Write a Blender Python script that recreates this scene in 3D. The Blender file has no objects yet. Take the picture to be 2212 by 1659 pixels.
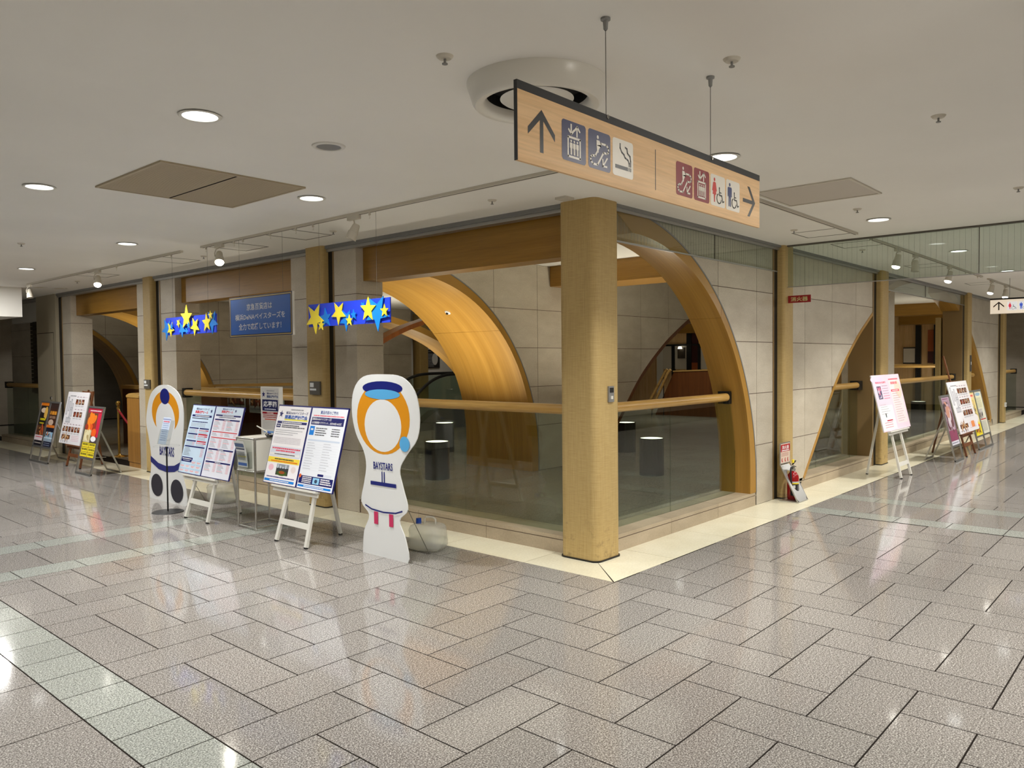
import bpy, bmesh, math, random
from mathutils import Vector, Matrix

S = bpy.context.scene
COL = S.collection
PI = math.pi
random.seed(7)

# ------------------------------------------------------------------ camera, world, exposure
CAM = Vector((-4.956, -3.5574, 1.575))
YAW, PITCH, ROLL = math.radians(41.694), math.radians(-1.778), math.radians(-0.546)
FPX = 1680.5
f_ = Vector((math.cos(YAW)*math.cos(PITCH), math.sin(YAW)*math.cos(PITCH), math.sin(PITCH)))
r_ = Vector((math.sin(YAW), -math.cos(YAW), 0.0))
u_ = r_.cross(f_)
r2 = r_*math.cos(ROLL) + u_*math.sin(ROLL)
u2 = -r_*math.sin(ROLL) + u_*math.cos(ROLL)
cam = bpy.data.objects.new('camera', bpy.data.cameras.new('camera'))
COL.objects.link(cam)
cam.matrix_world = Matrix(((r2.x, u2.x, -f_.x, CAM.x), (r2.y, u2.y, -f_.y, CAM.y), (r2.z, u2.z, -f_.z, CAM.z), (0, 0, 0, 1)))
cam.data.sensor_width = 36.0
cam.data.lens = FPX/2212*36.0
cam.data.clip_start = 0.05
cam.data.clip_end = 200
S.camera = cam

W = bpy.data.worlds.new('world'); S.world = W
W.use_nodes = True
W.node_tree.nodes['Background'].inputs[0].default_value = (0.9, 0.88, 0.84, 1)
W.node_tree.nodes['Background'].inputs[1].default_value = 0.05
S.view_settings.view_transform = 'Standard'
S.view_settings.look = 'None'
S.view_settings.gamma = 1.0
S.view_settings.use_curve_mapping = False
S.view_settings.exposure = 0.12
DOWN_W = 24.0        # watts of one ceiling downlight
SPOT_W = 60.0        # watts of one track spotlight
UP_W = 14.0          # watts of one drum uplighter

CZ = 2.81            # corridor ceiling
IZ = 2.91            # ceiling inside the arcade

# ------------------------------------------------------------------ materials
def lin(c):
    c = c/255.0
    return c/12.92 if c <= 0.04045 else ((c+0.055)/1.055)**2.4
def rgb(r, g, b): return (lin(r), lin(g), lin(b), 1.0)

MATS = {}
def newmat(name):
    m = bpy.data.materials.new(name); m.use_nodes = True
    MATS[name] = m
    nt = m.node_tree
    return m, nt, nt.nodes, nt.links, nt.nodes['Principled BSDF']
def plain(name, col, rough=0.5, metal=0.0, emit=None, es=0.0, spec=0.5):
    m, nt, N, L, b = newmat(name)
    b.inputs['Base Color'].default_value = col
    b.inputs['Roughness'].default_value = rough
    b.inputs['Metallic'].default_value = metal
    b.inputs['Specular IOR Level'].default_value = spec
    if emit:
        b.inputs['Emission Color'].default_value = emit
        b.inputs['Emission Strength'].default_value = es
    return m
def ramp(N, stops):
    r = N.new('ShaderNodeValToRGB')
    while len(r.color_ramp.elements) < len(stops): r.color_ramp.elements.new(0.5)
    for e, (p, c) in zip(r.color_ramp.elements, stops):
        e.position = p; e.color = c
    return r
def noise(N, L, vec, scale, detail=3, rough=0.5):
    n = N.new('ShaderNodeTexNoise'); n.inputs['Scale'].default_value = scale
    n.inputs['Detail'].default_value = detail; n.inputs['Roughness'].default_value = rough
    if vec: L.new(vec, n.inputs['Vector'])
    return n
def mapping(N, L, src, scale, rot=(0, 0, 0)):
    mp = N.new('ShaderNodeMapping'); mp.inputs['Scale'].default_value = scale
    mp.inputs['Rotation'].default_value = rot
    L.new(src, mp.inputs['Vector']); return mp.outputs[0]
def mixc(N, L, fac, a, b, mode='MIX'):
    x = N.new('ShaderNodeMix'); x.data_type = 'RGBA'; x.blend_type = mode
    if isinstance(fac, float): x.inputs[0].default_value = fac
    else: L.new(fac, x.inputs[0])
    for sock, v in ((6, a), (7, b)):
        if isinstance(v, tuple): x.inputs[sock].default_value = v
        else: L.new(v, x.inputs[sock])
    return x.outputs[2]
def pos(N): return N.new('ShaderNodeNewGeometry').outputs['Position']
def bump(N, L, b, h, strength, dist=0.002):
    bp = N.new('ShaderNodeBump'); bp.inputs['Strength'].default_value = strength
    bp.inputs['Distance'].default_value = dist
    L.new(h, bp.inputs['Height']); L.new(bp.outputs[0], b.inputs['Normal'])

def granite(name, c1, c2, c3, rough, scale=95):
    m, nt, N, L, b = newmat(name)
    p = pos(N)
    n1 = noise(N, L, p, scale, 2, 0.6)
    r = ramp(N, [(0.30, c1), (0.5, c2), (0.72, c3)]); L.new(n1.outputs[0], r.inputs[0])
    n2 = noise(N, L, p, scale*0.35, 2)
    r2_ = ramp(N, [(0.35, (0.86, 0.86, 0.86, 1)), (0.65, (1.08, 1.08, 1.08, 1))]); L.new(n2.outputs[0], r2_.inputs[0])
    col = mixc(N, L, 1.0, r.outputs[0], r2_.outputs[0], 'MULTIPLY')
    oi = N.new('ShaderNodeObjectInfo')
    mr = N.new('ShaderNodeMapRange'); mr.inputs[3].default_value = 0.93; mr.inputs[4].default_value = 1.07
    L.new(oi.outputs['Random'], mr.inputs[0])
    hs = N.new('ShaderNodeHueSaturation'); L.new(mr.outputs[0], hs.inputs['Value']); L.new(col, hs.inputs['Color'])
    L.new(hs.outputs[0], b.inputs['Base Color'])
    n3 = noise(N, L, p, 1.3, 3)
    rr = N.new('ShaderNodeMapRange'); rr.inputs[3].default_value = rough*0.75; rr.inputs[4].default_value = rough*1.3
    L.new(n3.outputs[0], rr.inputs[0]); L.new(rr.outputs[0], b.inputs['Roughness'])
    b.inputs['Specular IOR Level'].default_value = 0.62
    return m
granite('granite', rgb(76, 71, 68), rgb(143, 138, 134), rgb(222, 219, 213), 0.075, 150)
granite('granite_grey', rgb(84, 87, 83), rgb(158, 162, 156), rgb(222, 225, 218), 0.09, 150)
granite('granite_inner', rgb(120, 112, 98), rgb(150, 142, 126), rgb(176, 168, 150), 0.2)

def stone(name, c1, c2, rough=0.45):
    m, nt, N, L, b = newmat(name)
    p = pos(N)
    n1 = noise(N, L, mapping(N, L, p, (1, 1, 2.2)), 2.3, 5, 0.6)
    r = ramp(N, [(0.3, c1), (0.7, c2)]); L.new(n1.outputs[0], r.inputs[0])
    n2 = noise(N, L, p, 60, 3)
    r2_ = ramp(N, [(0.3, (0.93, 0.93, 0.93, 1)), (0.7, (1.05, 1.05, 1.05, 1))]); L.new(n2.outputs[0], r2_.inputs[0])
    col = mixc(N, L, 1.0, r.outputs[0], r2_.outputs[0], 'MULTIPLY')
    oi = N.new('ShaderNodeObjectInfo')
    mr = N.new('ShaderNodeMapRange'); mr.inputs[3].default_value = 0.95; mr.inputs[4].default_value = 1.05
    L.new(oi.outputs['Random'], mr.inputs[0])
    hs = N.new('ShaderNodeHueSaturation'); L.new(mr.outputs[0], hs.inputs['Value']); L.new(col, hs.inputs['Color'])
    L.new(hs.outputs[0], b.inputs['Base Color'])
    b.inputs['Roughness'].default_value = rough
    bump(N, L, b, n2.outputs[0], 0.08)
    return m
stone('limestone', rgb(190, 180, 162), rgb(207, 198, 181))
stone('limestone_cream', rgb(226, 219, 192), rgb(236, 231, 208), 0.25)
stone('curb_stone', rgb(168, 152, 128), rgb(190, 174, 150), 0.4)

def wood(name, c1, c2, axis, rough=0.35, scale=1.0, lines=0.0):
    # grain runs along the given axis ('x','y','z')
    m, nt, N, L, b = newmat(name)
    sc = {'x': (0.6, 14, 14), 'y': (14, 0.6, 14), 'z': (14, 14, 0.6)}[axis]
    p = pos(N)
    n1 = noise(N, L, mapping(N, L, p, tuple(s*scale for s in sc)), 1.0, 5, 0.6)
    r = ramp(N, [(0.32, c1), (0.68, c2)]); L.new(n1.outputs[0], r.inputs[0])
    n2 = noise(N, L, mapping(N, L, p, tuple(s*scale*6 for s in sc)), 1.0, 3, 0.6)
    r2_ = ramp(N, [(0.3, (0.88, 0.88, 0.88, 1)), (0.7, (1.08, 1.08, 1.08, 1))]); L.new(n2.outputs[0], r2_.inputs[0])
    col = mixc(N, L, 1.0, r.outputs[0], r2_.outputs[0], 'MULTIPLY')
    L.new(col, b.inputs['Base Color'])
    b.inputs['Roughness'].default_value = rough
    return m
# veneer of the arches: strips follow the curve, so the grain only varies across the width (y)
def veneer(name, c1, c2, axis_w='y', rough=0.32):
    m, nt, N, L, b = newmat(name)
    p = pos(N)
    sc = (0.25, 9.0, 0.25) if axis_w == 'y' else (9.0, 0.25, 0.25)
    n1 = noise(N, L, mapping(N, L, p, sc), 1.0, 4, 0.55)
    r = ramp(N, [(0.3, c1), (0.7, c2)]); L.new(n1.outputs[0], r.inputs[0])
    n2 = noise(N, L, mapping(N, L, p, tuple(s*7 for s in sc)), 1.0, 2, 0.5)
    r2_ = ramp(N, [(0.3, (0.9, 0.9, 0.9, 1)), (0.7, (1.06, 1.06, 1.06, 1))]); L.new(n2.outputs[0], r2_.inputs[0])
    L.new(mixc(N, L, 1.0, r.outputs[0], r2_.outputs[0], 'MULTIPLY'), b.inputs['Base Color'])
    b.inputs['Roughness'].default_value = rough
    return m
veneer('arch_wood', rgb(166, 122, 50), rgb(188, 144, 68))
wood('beam_wood_y', rgb(146, 104, 34), rgb(162, 120, 46), 'y')
wood('beam_wood_x', rgb(146, 104, 34), rgb(162, 120, 46), 'x')
wood('rail_wood_y', rgb(172, 132, 66), rgb(204, 164, 94), 'y', 0.3, 1.4)
wood('rail_wood_x', rgb(172, 132, 66), rgb(204, 164, 94), 'x', 0.3, 1.4)
wood('counter_wood', rgb(150, 104, 44), rgb(172, 124, 58), 'z', 0.4)
wood('dark_wood', rgb(96, 52, 18), rgb(116, 66, 26), 'z', 0.4)
wood('sign_wood', rgb(216, 174, 122), rgb(232, 194, 146), 'x', 0.5, 1.2)
wood('easel_wood', rgb(92, 52, 26), rgb(124, 74, 40), 'z', 0.45)
wood('maple', rgb(206, 166, 110), rgb(224, 188, 136), 'z', 0.5)

def fabric(name, c1, c2):
    m, nt, N, L, b = newmat(name)
    p = pos(N)
    n1 = noise(N, L, mapping(N, L, p, (10, 10, 220)), 1.0, 3, 0.6)
    n2 = noise(N, L, mapping(N, L, p, (200, 200, 5)), 1.0, 3, 0.6)
    add = N.new('ShaderNodeMath'); add.operation = 'ADD'
    L.new(n1.outputs[0], add.inputs[0]); L.new(n2.outputs[0], add.inputs[1])
    hv = N.new('ShaderNodeMath'); hv.operation = 'MULTIPLY'; hv.inputs[1].default_value = 0.5
    L.new(add.outputs[0], hv.inputs[0])
    r = ramp(N, [(0.35, c1), (0.65, c2)]); L.new(hv.outputs[0], r.inputs[0])
    # scuffs near the foot: grime with its own blotchy shape
    sx = N.new('ShaderNodeSeparateXYZ'); L.new(p, sx.inputs[0])
    mr = N.new('ShaderNodeMapRange'); mr.inputs[1].default_value = 0.0; mr.inputs[2].default_value = 0.45
    mr.inputs[3].default_value = 1.0; mr.inputs[4].default_value = 0.0
    L.new(sx.outputs[2], mr.inputs[0])
    n3 = noise(N, L, p, 14, 4, 0.7)
    r3 = ramp(N, [(0.55, (0, 0, 0, 1)), (0.75, (1, 1, 1, 1))]); L.new(n3.outputs[0], r3.inputs[0])
    mu = N.new('ShaderNodeMath'); mu.operation = 'MULTIPLY'
    L.new(mr.outputs[0], mu.inputs[0]); L.new(r3.outputs[0], mu.inputs[1])
    L.new(mixc(N, L, mu.outputs[0], r.outputs[0], rgb(120, 100, 66)), b.inputs['Base Color'])
    b.inputs['Roughness'].default_value = 0.55
    return m
fabric('post_cloth', rgb(176, 148, 92), rgb(198, 172, 116))

def glass(name, tint, ior=1.5):
    m, nt, N, L, b = newmat(name)
    N.remove(b)
    out = N['Material Output']
    t = N.new('ShaderNodeBsdfTransparent'); t.inputs[0].default_value = tint
    g = N.new('ShaderNodeBsdfGlossy'); g.inputs['Roughness'].default_value = 0.0
    g.inputs['Color'].default_value = (1, 1, 1, 1)
    fr = N.new('ShaderNodeFresnel')
    ge = N.new('ShaderNodeNewGeometry'); mi = N.new('ShaderNodeMapRange')   # the same thin-pane reflection from both sides
    mi.inputs[3].default_value = ior; mi.inputs[4].default_value = 1.0/ior
    L.new(ge.outputs['Backfacing'], mi.inputs[0]); L.new(mi.outputs[0], fr.inputs['IOR'])
    mx = N.new('ShaderNodeMixShader')
    L.new(fr.outputs[0], mx.inputs[0]); L.new(t.outputs[0], mx.inputs[1]); L.new(g.outputs[0], mx.inputs[2])
    L.new(mx.outputs[0], out.inputs['Surface'])
    return m
glass('balustrade_glass', (0.80, 0.86, 0.82, 1), 1.5)
glass('smoke_glass', (0.80, 0.85, 0.81, 1), 1.5)
glass('clear_plastic', (0.93, 0.94, 0.93, 1), 1.35)

def milky(name, tint, fac):
    m, nt, N, L, b = newmat(name)
    out = N['Material Output']
    b.inputs['Base Color'].default_value = (0.8, 0.8, 0.76, 1); b.inputs['Roughness'].default_value = 0.12
    t = N.new('ShaderNodeBsdfTransparent'); t.inputs[0].default_value = tint
    mx = N.new('ShaderNodeMixShader'); mx.inputs[0].default_value = fac
    L.new(t.outputs[0], mx.inputs[1]); L.new(b.outputs[0], mx.inputs[2]); L.new(mx.outputs[0], out.inputs['Surface'])
    return m
milky('milky_plastic', (0.95, 0.95, 0.93, 1), 0.32)
def printmat():
    m, nt, N, L, b = newmat('print')
    a = N.new('ShaderNodeVertexColor'); a.layer_name = 'Col'
    L.new(a.outputs[0], b.inputs['Base Color'])
    b.inputs['Roughness'].default_value = 0.35
    return m
printmat()
def printlit():
    m, nt, N, L, b = newmat('print_lit')
    a = N.new('ShaderNodeVertexColor'); a.layer_name = 'Col'
    L.new(a.outputs[0], b.inputs['Base Color'])
    L.new(a.outputs[0], b.inputs['Emission Color']); b.inputs['Emission Strength'].default_value = 0.45
    b.inputs['Roughness'].default_value = 0.4
    return m
printlit()

m, nt, N, L, b = newmat('ceiling_paint')
p = pos(N); n1 = noise(N, L, p, 0.8, 4); r = ramp(N, [(0.3, rgb(234, 232, 226)), (0.7, rgb(241, 239, 233))])
L.new(n1.outputs[0], r.inputs[0]); L.new(r.outputs[0], b.inputs['Base Color']); b.inputs['Roughness'].default_value = 0.6
plain('inner_paint', rgb(214, 208, 196), 0.7)
plain('outer_paint', rgb(206, 196, 176), 0.6)
plain('joint', rgb(36, 30, 26), 0.9, spec=0.1)
plain('wall_joint', rgb(104, 88, 76), 0.9, spec=0.1)
plain('black', rgb(14, 13, 12), 0.5)
plain('black_rubber', rgb(20, 20, 20), 0.7)
plain('bronze', rgb(150, 124, 84), 0.4, 0.2)
plain('alu', rgb(178, 178, 176), 0.35, 0.85)
plain('alu_dull', rgb(140, 140, 138), 0.5, 0.3)
plain('chrome', rgb(196, 194, 190), 0.18, 0.95)
plain('steel_drum', rgb(70, 70, 66), 0.2, 0.8)
plain('white_metal', rgb(222, 220, 212), 0.4)
plain('white_gloss', rgb(226, 224, 216), 0.3)
plain('white_board', rgb(232, 234, 234), 0.4)
plain('cream_plastic', rgb(206, 200, 186), 0.5)
plain('grille', rgb(182, 168, 142), 0.6)
plain('grey_panel', rgb(196, 188, 178), 0.5)
plain('red_enamel', rgb(150, 16, 20), 0.22)
plain('red_sign', rgb(150, 20, 24), 0.4)
plain('rope_red', rgb(150, 16, 30), 0.7)
plain('brass', rgb(196, 160, 82), 0.2, 0.95)
plain('navy', rgb(26, 30, 110), 0.4)
plain('star_yellow', rgb(248, 226, 60), 0.4)
plain('star_blue', rgb(20, 130, 226), 0.4)
plain('banner_blue', rgb(36, 66, 220), 0.4)
plain('sign_blue', rgb(0, 88, 176), 0.3)
plain('grey_box', rgb(92, 88, 80), 0.5)
plain('orange_patch', rgb(226, 150, 26), 0.4)
plain('cabinet_paint', rgb(176, 166, 142), 0.35)
plain('wire', rgb(120, 118, 112), 0.4, 0.6)
plain('mesh_wire', rgb(150, 152, 146), 0.5, 0.2)
plain('slat_dark', rgb(52, 42, 28), 0.5)
plain('blue_cap', rgb(20, 70, 170), 0.4)
plain('weight_grey', rgb(60, 60, 62), 0.4, 0.5)
plain('downlight_glow', (1, 1, 1, 1), 0.5, 0, (0.97, 1.0, 0.97, 1), 4.0)
plain('spot_glow', (1, 1, 1, 1), 0.5, 0, (1.0, 0.95, 0.84, 1), 9.0)
plain('drum_glow', (1, 1, 1, 1), 0.5, 0, (1.0, 0.93, 0.74, 1), 2.2)

# ------------------------------------------------------------------ mesh builder
class G:
    def __init__(s): s.v = []; s.f = []; s.c = []; s.cols = None
    def add(s, vs, fs):
        o = len(s.v); s.v += [tuple(v) for v in vs]
        s.f += [tuple(i+o for i in f) for f in fs]; return s
    def box(s, x0, x1, y0, y1, z0, z1):
        return s.add([(x0,y0,z0),(x1,y0,z0),(x1,y1,z0),(x0,y1,z0),(x0,y0,z1),(x1,y0,z1),(x1,y1,z1),(x0,y1,z1)],
                     [(0,3,2,1),(4,5,6,7),(0,1,5,4),(1,2,6,5),(2,3,7,6),(3,0,4,7)])
    def bar(s, p, q, w, h, up=(0,0,1)):
        p = Vector(p); q = Vector(q); d = (q-p).normalized(); up = Vector(up)
        if abs(d.dot(up)) > 0.98: up = Vector((1,0,0))
        a = d.cross(up).normalized()*w/2; b_ = a.cross(d).normalized()*h/2
        vs = [p-a-b_, p+a-b_, p+a+b_, p-a+b_, q-a-b_, q+a-b_, q+a+b_, q-a+b_]
        return s.add(vs, [(0,3,2,1),(4,5,6,7),(0,1,5,4),(1,2,6,5),(2,3,7,6),(3,0,4,7)])
    def prism(s, poly, axis, d0, d1):
        n = len(poly)
        def P(a, b_, d): return {'x': (d,a,b_), 'y': (a,d,b_), 'z': (a,b_,d)}[axis]
        vs = [P(a,b_,d0) for a,b_ in poly] + [P(a,b_,d1) for a,b_ in poly]
        fs = [tuple(range(n)), tuple(range(2*n-1, n-1, -1))] + [(i, n+i, n+(i+1)%n, (i+1)%n) for i in range(n)]
        return s.add(vs, fs)
    def strip(s, A, B, axis, d0, d1):
        # solid between two curves A and B (lists of 2D points), extruded: quads only
        n = len(A)
        def P(p, d): a, b_ = p; return {'x': (d,a,b_), 'y': (a,d,b_), 'z': (a,b_,d)}[axis]
        vs = [P(p,d0) for p in A]+[P(p,d0) for p in B]+[P(p,d1) for p in A]+[P(p,d1) for p in B]
        fs = []
        for i in range(n-1):
            fs += [(i,i+1,n+i+1,n+i), (2*n+i,3*n+i,3*n+i+1,2*n+i+1), (i,2*n+i,2*n+i+1,i+1), (n+i,n+i+1,3*n+i+1,3*n+i)]
        fs += [(0,n,3*n,2*n), (n-1,3*n-1,4*n-1,2*n-1)]
        return s.add(vs, fs)
    def tube(s, pts, r, seg=8, closed=False, cap=True):
        pts = [Vector(p) for p in pts]; n = len(pts); rings = []
        prev = None
        for i, p in enumerate(pts):
            if closed: d = pts[(i+1) % n]-pts[i-1]
            else: d = pts[min(i+1, n-1)]-pts[max(i-1, 0)]
            d.normalize()
            a = prev if prev is not None else (Vector((0,0,1)) if abs(d.z) < 0.9 else Vector((1,0,0)))
            a = (a-d*a.dot(d)).normalized(); prev = a
            b_ = d.cross(a); rr = r[i] if isinstance(r, (list, tuple)) else r
            rings.append([p+a*rr*math.cos(2*PI*k/seg)+b_*rr*math.sin(2*PI*k/seg) for k in range(seg)])
        vs = [v for R in rings for v in R]; fs = []
        for i in range(n if closed else n-1):
            j = (i+1) % n
            for k in range(seg): fs.append((i*seg+k, i*seg+(k+1)%seg, j*seg+(k+1)%seg, j*seg+k))
        if cap and not closed:
            fs.append(tuple(range(seg-1, -1, -1))); fs.append(tuple((n-1)*seg+k for k in range(seg)))
        return s.add(vs, fs)
    def lathe(s, prof, c=(0,0,0), seg=28, mat=None):
        # prof: list of (r, z); open profile, r=0 ends become poles
        o = len(s.v); vs = []; fs = []
        for (r, z) in prof:
            for k in range(seg):
                a = 2*PI*k/seg; vs.append(Vector((r*math.cos(a), r*math.sin(a), z)))
        for i in range(len(prof)-1):
            for k in range(seg): fs.append((i*seg+k, i*seg+(k+1)%seg, (i+1)*seg+(k+1)%seg, (i+1)*seg+k))
        M_ = mat if mat is not None else Matrix.Identity(4)
        vs = [M_ @ v + Vector(c) for v in vs]
        return s.add(vs, fs)
    def disc(s, r, z, c=(0,0,0), seg=28, mat=None):
        M_ = mat if mat is not None else Matrix.Identity(4)
        vs = [M_ @ Vector((r*math.cos(2*PI*k/seg), r*math.sin(2*PI*k/seg), z)) + Vector(c) for k in range(seg)]
        return s.add(vs, [tuple(range(seg))])
    def xf(s, M_):
        s.v = [tuple(M_ @ Vector(v)) for v in s.v]; return s
    def mesh(s, name, mat, smooth=None):
        me = bpy.data.meshes.new(name)
        me.from_pydata(s.v, [], s.f)
        bm = bmesh.new(); bm.from_mesh(me)
        bmesh.ops.remove_doubles(bm, verts=bm.verts, dist=1e-6)
        bmesh.ops.recalc_face_normals(bm, faces=bm.faces)
        if smooth:
            for f in bm.faces: f.smooth = True
            for e in bm.edges:
                if len(e.link_faces) == 2 and e.calc_face_angle(0) > math.radians(smooth): e.smooth = False
        bm.to_mesh(me); bm.free()
        me.materials.append(MATS[mat])
        return me
    def build(s, name, mat, parent=None, smooth=None):
        return ob(name, s.mesh(name, mat, smooth), parent)

def ob(name, me, parent=None):
    o = bpy.data.objects.new(name, me); COL.objects.link(o)
    if parent is not None: o.parent = parent
    return o
def tag(o, label=None, cat=None, group=None, kind=None):
    if label: o['label'] = label
    if cat: o['category'] = cat
    if group: o['group'] = group
    if kind: o['kind'] = kind
    return o
def thing(name, label, cat, loc=(0,0,0), rz=0.0, group=None):
    o = bpy.data.objects.new(name, None); COL.objects.link(o)
    o.empty_display_size = 0.1
    o.location = loc; o.rotation_euler = (0, 0, rz)
    return tag(o, label, cat, group)
def struct(name, g, mat, smooth=None):
    o = g.build(name, mat, None, smooth); o['kind'] = 'structure'; return o
def B(x0, x1, y0, y1, z0, z1): return G().box(x0, x1, y0, y1, z0, z1)
def copy_tree(o, parent=None):
    c = o.copy(); COL.objects.link(c)
    if parent is not None: c.parent = parent
    for ch in o.children: copy_tree(ch, c)
    return c
def area(name, parent, loc, r, watts, col, down=True, spread=2.0):
    l = bpy.data.lights.new(name, 'AREA'); l.shape = 'DISK'; l.size = r*2; l.energy = watts; l.color = col; l.spread = spread
    o = bpy.data.objects.new(name, l); COL.objects.link(o); o.parent = parent; o.location = loc
    if not down: o.rotation_euler = (PI, 0, 0)
    return o
def clip(poly, x0, x1, y0, y1):
    def cut(P, inside, inter):
        out = []
        for i in range(len(P)):
            a, b_ = P[i-1], P[i]
            if inside(b_):
                if not inside(a): out.append(inter(a, b_))
                out.append(b_)
            elif inside(a): out.append(inter(a, b_))
        return out
    def ix(v): return lambda a, b_: (v, a[1]+(b_[1]-a[1])*(v-a[0])/(b_[0]-a[0]))
    def iy(v): return lambda a, b_: (a[0]+(b_[0]-a[0])*(v-a[1])/(b_[1]-a[1]), v)
    for ins, it in ((lambda p: p[0] >= x0, ix(x0)), (lambda p: p[0] <= x1, ix(x1)), (lambda p: p[1] >= y0, iy(y0)), (lambda p: p[1] <= y1, iy(y1))):
        if not poly: return []
        poly = cut(poly, ins, it)
    out = []
    for q in poly:
        if not out or (abs(q[0]-out[-1][0]) > 1e-5 or abs(q[1]-out[-1][1]) > 1e-5): out.append(q)
    return out
def parea(P): return abs(sum(P[i-1][0]*P[i][1]-P[i][0]*P[i-1][1] for i in range(len(P))))/2

# ------------------------------------------------------------------ print builder (flat lettering and pictures on real boards)
_txt = {}
def text_geo(s_, bold=0.0):
    key = (s_, bold)
    if key in _txt: return _txt[key]
    cu = bpy.data.curves.new('t', 'FONT'); cu.body = s_; cu.size = 1.0; cu.resolution_u = 2; cu.offset = bold; cu.fill_mode = 'FRONT'
    o = bpy.data.objects.new('t', cu); COL.objects.link(o)
    dg = bpy.context.evaluated_depsgraph_get(); dg.update()
    me = bpy.data.meshes.new_from_object(o.evaluated_get(dg))
    vs = [(v.co.x, v.co.y) for v in me.vertices]; fs = [tuple(p_.vertices) for p_ in me.polygons]
    bpy.data.objects.remove(o); bpy.data.curves.remove(cu); bpy.data.meshes.remove(me)
    if not vs: vs = [(0, 0), (1, 0), (0, 1)]; fs = [(0, 1, 2)]
    bb = (min(v[0] for v in vs), max(v[0] for v in vs), min(v[1] for v in vs), max(v[1] for v in vs))
    _txt[key] = (vs, fs, bb); return _txt[key]
class Print:
    """u to the right, v up, layered along the normal"""
    def __init__(s): s.v = []; s.f = []; s.c = []; s.z = 0.0; s.bb = []
    def level(s, u0, u1, v0, v1):
        e = 1e-5
        lv = 1+max([l for (a, b_, c_, d, l) in s.bb if a < u1-e and b_ > u0+e and c_ < v1-e and d > v0+e], default=0)
        s.bb.append((u0, u1, v0, v1, lv)); return lv
    def _add(s, pts, faces, col, lv=None):
        if lv is None: lv = s.level(min(p_[0] for p_ in pts), max(p_[0] for p_ in pts), min(p_[1] for p_ in pts), max(p_[1] for p_ in pts))
        z = s.z+lv*0.0004
        o = len(s.v); s.v += [(a, b_, z) for a, b_ in pts]
        for f in faces: s.f.append(tuple(i+o for i in f)); s.c.append(col)
    def poly(s, pts, col): s._add(pts, [tuple(range(len(pts)))], col)
    def rect(s, u0, v0, u1, v1, col, lv=None):
        s._add([(u0,v0),(u1,v0),(u1,v1),(u0,v1)], [(0,1,2,3)], col, lv)
    def ell(s, cu, cv, ru, rv, col, n=20, rot=0.0):
        s.poly([(cu+ru*math.cos(2*PI*k/n)*math.cos(rot)-rv*math.sin(2*PI*k/n)*math.sin(rot), cv+ru*math.cos(2*PI*k/n)*math.sin(rot)+rv*math.sin(2*PI*k/n)*math.cos(rot)) for k in range(n)], col)
    def rrect(s, u0, v0, u1, v1, r, col, n=5):
        pts = []
        for cx, cy, a0 in ((u1-r, v1-r, 0), (u0+r, v1-r, 90), (u0+r, v0+r, 180), (u1-r, v0+r, 270)):
            for k in range(n+1):
                a = math.radians(a0+90*k/n); pts.append((cx+r*math.cos(a), cy+r*math.sin(a)))
        s.poly(pts, col)
    def line(s, pts, w, col):
        fs = []; vs = []
        for (a, b_), (c_, d) in zip(pts[:-1], pts[1:]):
            L_ = math.hypot(c_-a, d-b_) or 1e-9; nx, ny = -(d-b_)/L_*w/2, (c_-a)/L_*w/2
            ex, ey = (c_-a)/L_*w*0.3, (d-b_)/L_*w*0.3
            o = len(vs); vs += [(a+nx-ex,b_+ny-ey),(a-nx-ex,b_-ny-ey),(c_-nx+ex,d-ny+ey),(c_+nx+ex,d+ny+ey)]; fs.append((o,o+1,o+2,o+3))
        lv = s.level(min(p_[0] for p_ in vs), max(p_[0] for p_ in vs), min(p_[1] for p_ in vs), max(p_[1] for p_ in vs))
        for i in range(len(fs)): s._add(vs[4*i:4*i+4], [(0,1,2,3)], col, lv)
    def star(s, cu, cv, r, col, rot=0.0, k_=0.42):
        s.poly([((cu+(r if i % 2 == 0 else r*k_)*math.sin(rot+i*PI/5)), (cv+(r if i % 2 == 0 else r*k_)*math.cos(rot+i*PI/5))) for i in range(10)], col)
    def text(s, t, cu, cv, hgt, col, width=None, bold=0.0, al='c'):
        vs, fs, bb = text_geo(t, bold)
        k = hgt/(bb[3]-bb[2]); kx = k if width is None else width/(bb[1]-bb[0])
        mx = {'c': (bb[0]+bb[1])/2, 'l': bb[0], 'r': bb[1]}[al]; my = (bb[2]+bb[3])/2
        s._add([(cu+(a-mx)*kx, cv+(b_-my)*k) for a, b_ in vs], fs, col)
    def dashes(s, u0, u1, v, hgt, col, fill=0.8, seed=0, lead=0.0):
        rnd = random.Random(seed); u = u0
        end = u0+(u1-u0)*fill; lv = s.level(u0, end, v-hgt/2, v+hgt/2)
        while u < end:
            w = hgt*rnd.uniform(0.7, 2.2); g_ = hgt*rnd.uniform(0.15, 0.45)
            s.rect(u, v-hgt/2, min(u+w, end), v+hgt/2, col, lv); u += w+g_
    def photo(s, u0, v0, u1, v1, cols, seed=0, n=14):
        rnd = random.Random(seed); s.rect(u0, v0, u1, v1, cols[0])
        for i in range(n):
            ru = (u1-u0)*rnd.uniform(0.08, 0.26); rv = (v1-v0)*rnd.uniform(0.08, 0.24)
            cu = rnd.uniform(u0+ru, u1-ru); cv = rnd.uniform(v0+rv, v1-rv)
            s.ell(cu, cv, ru, rv, rnd.choice(cols[1:]), 9, rnd.uniform(0, 3))
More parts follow.
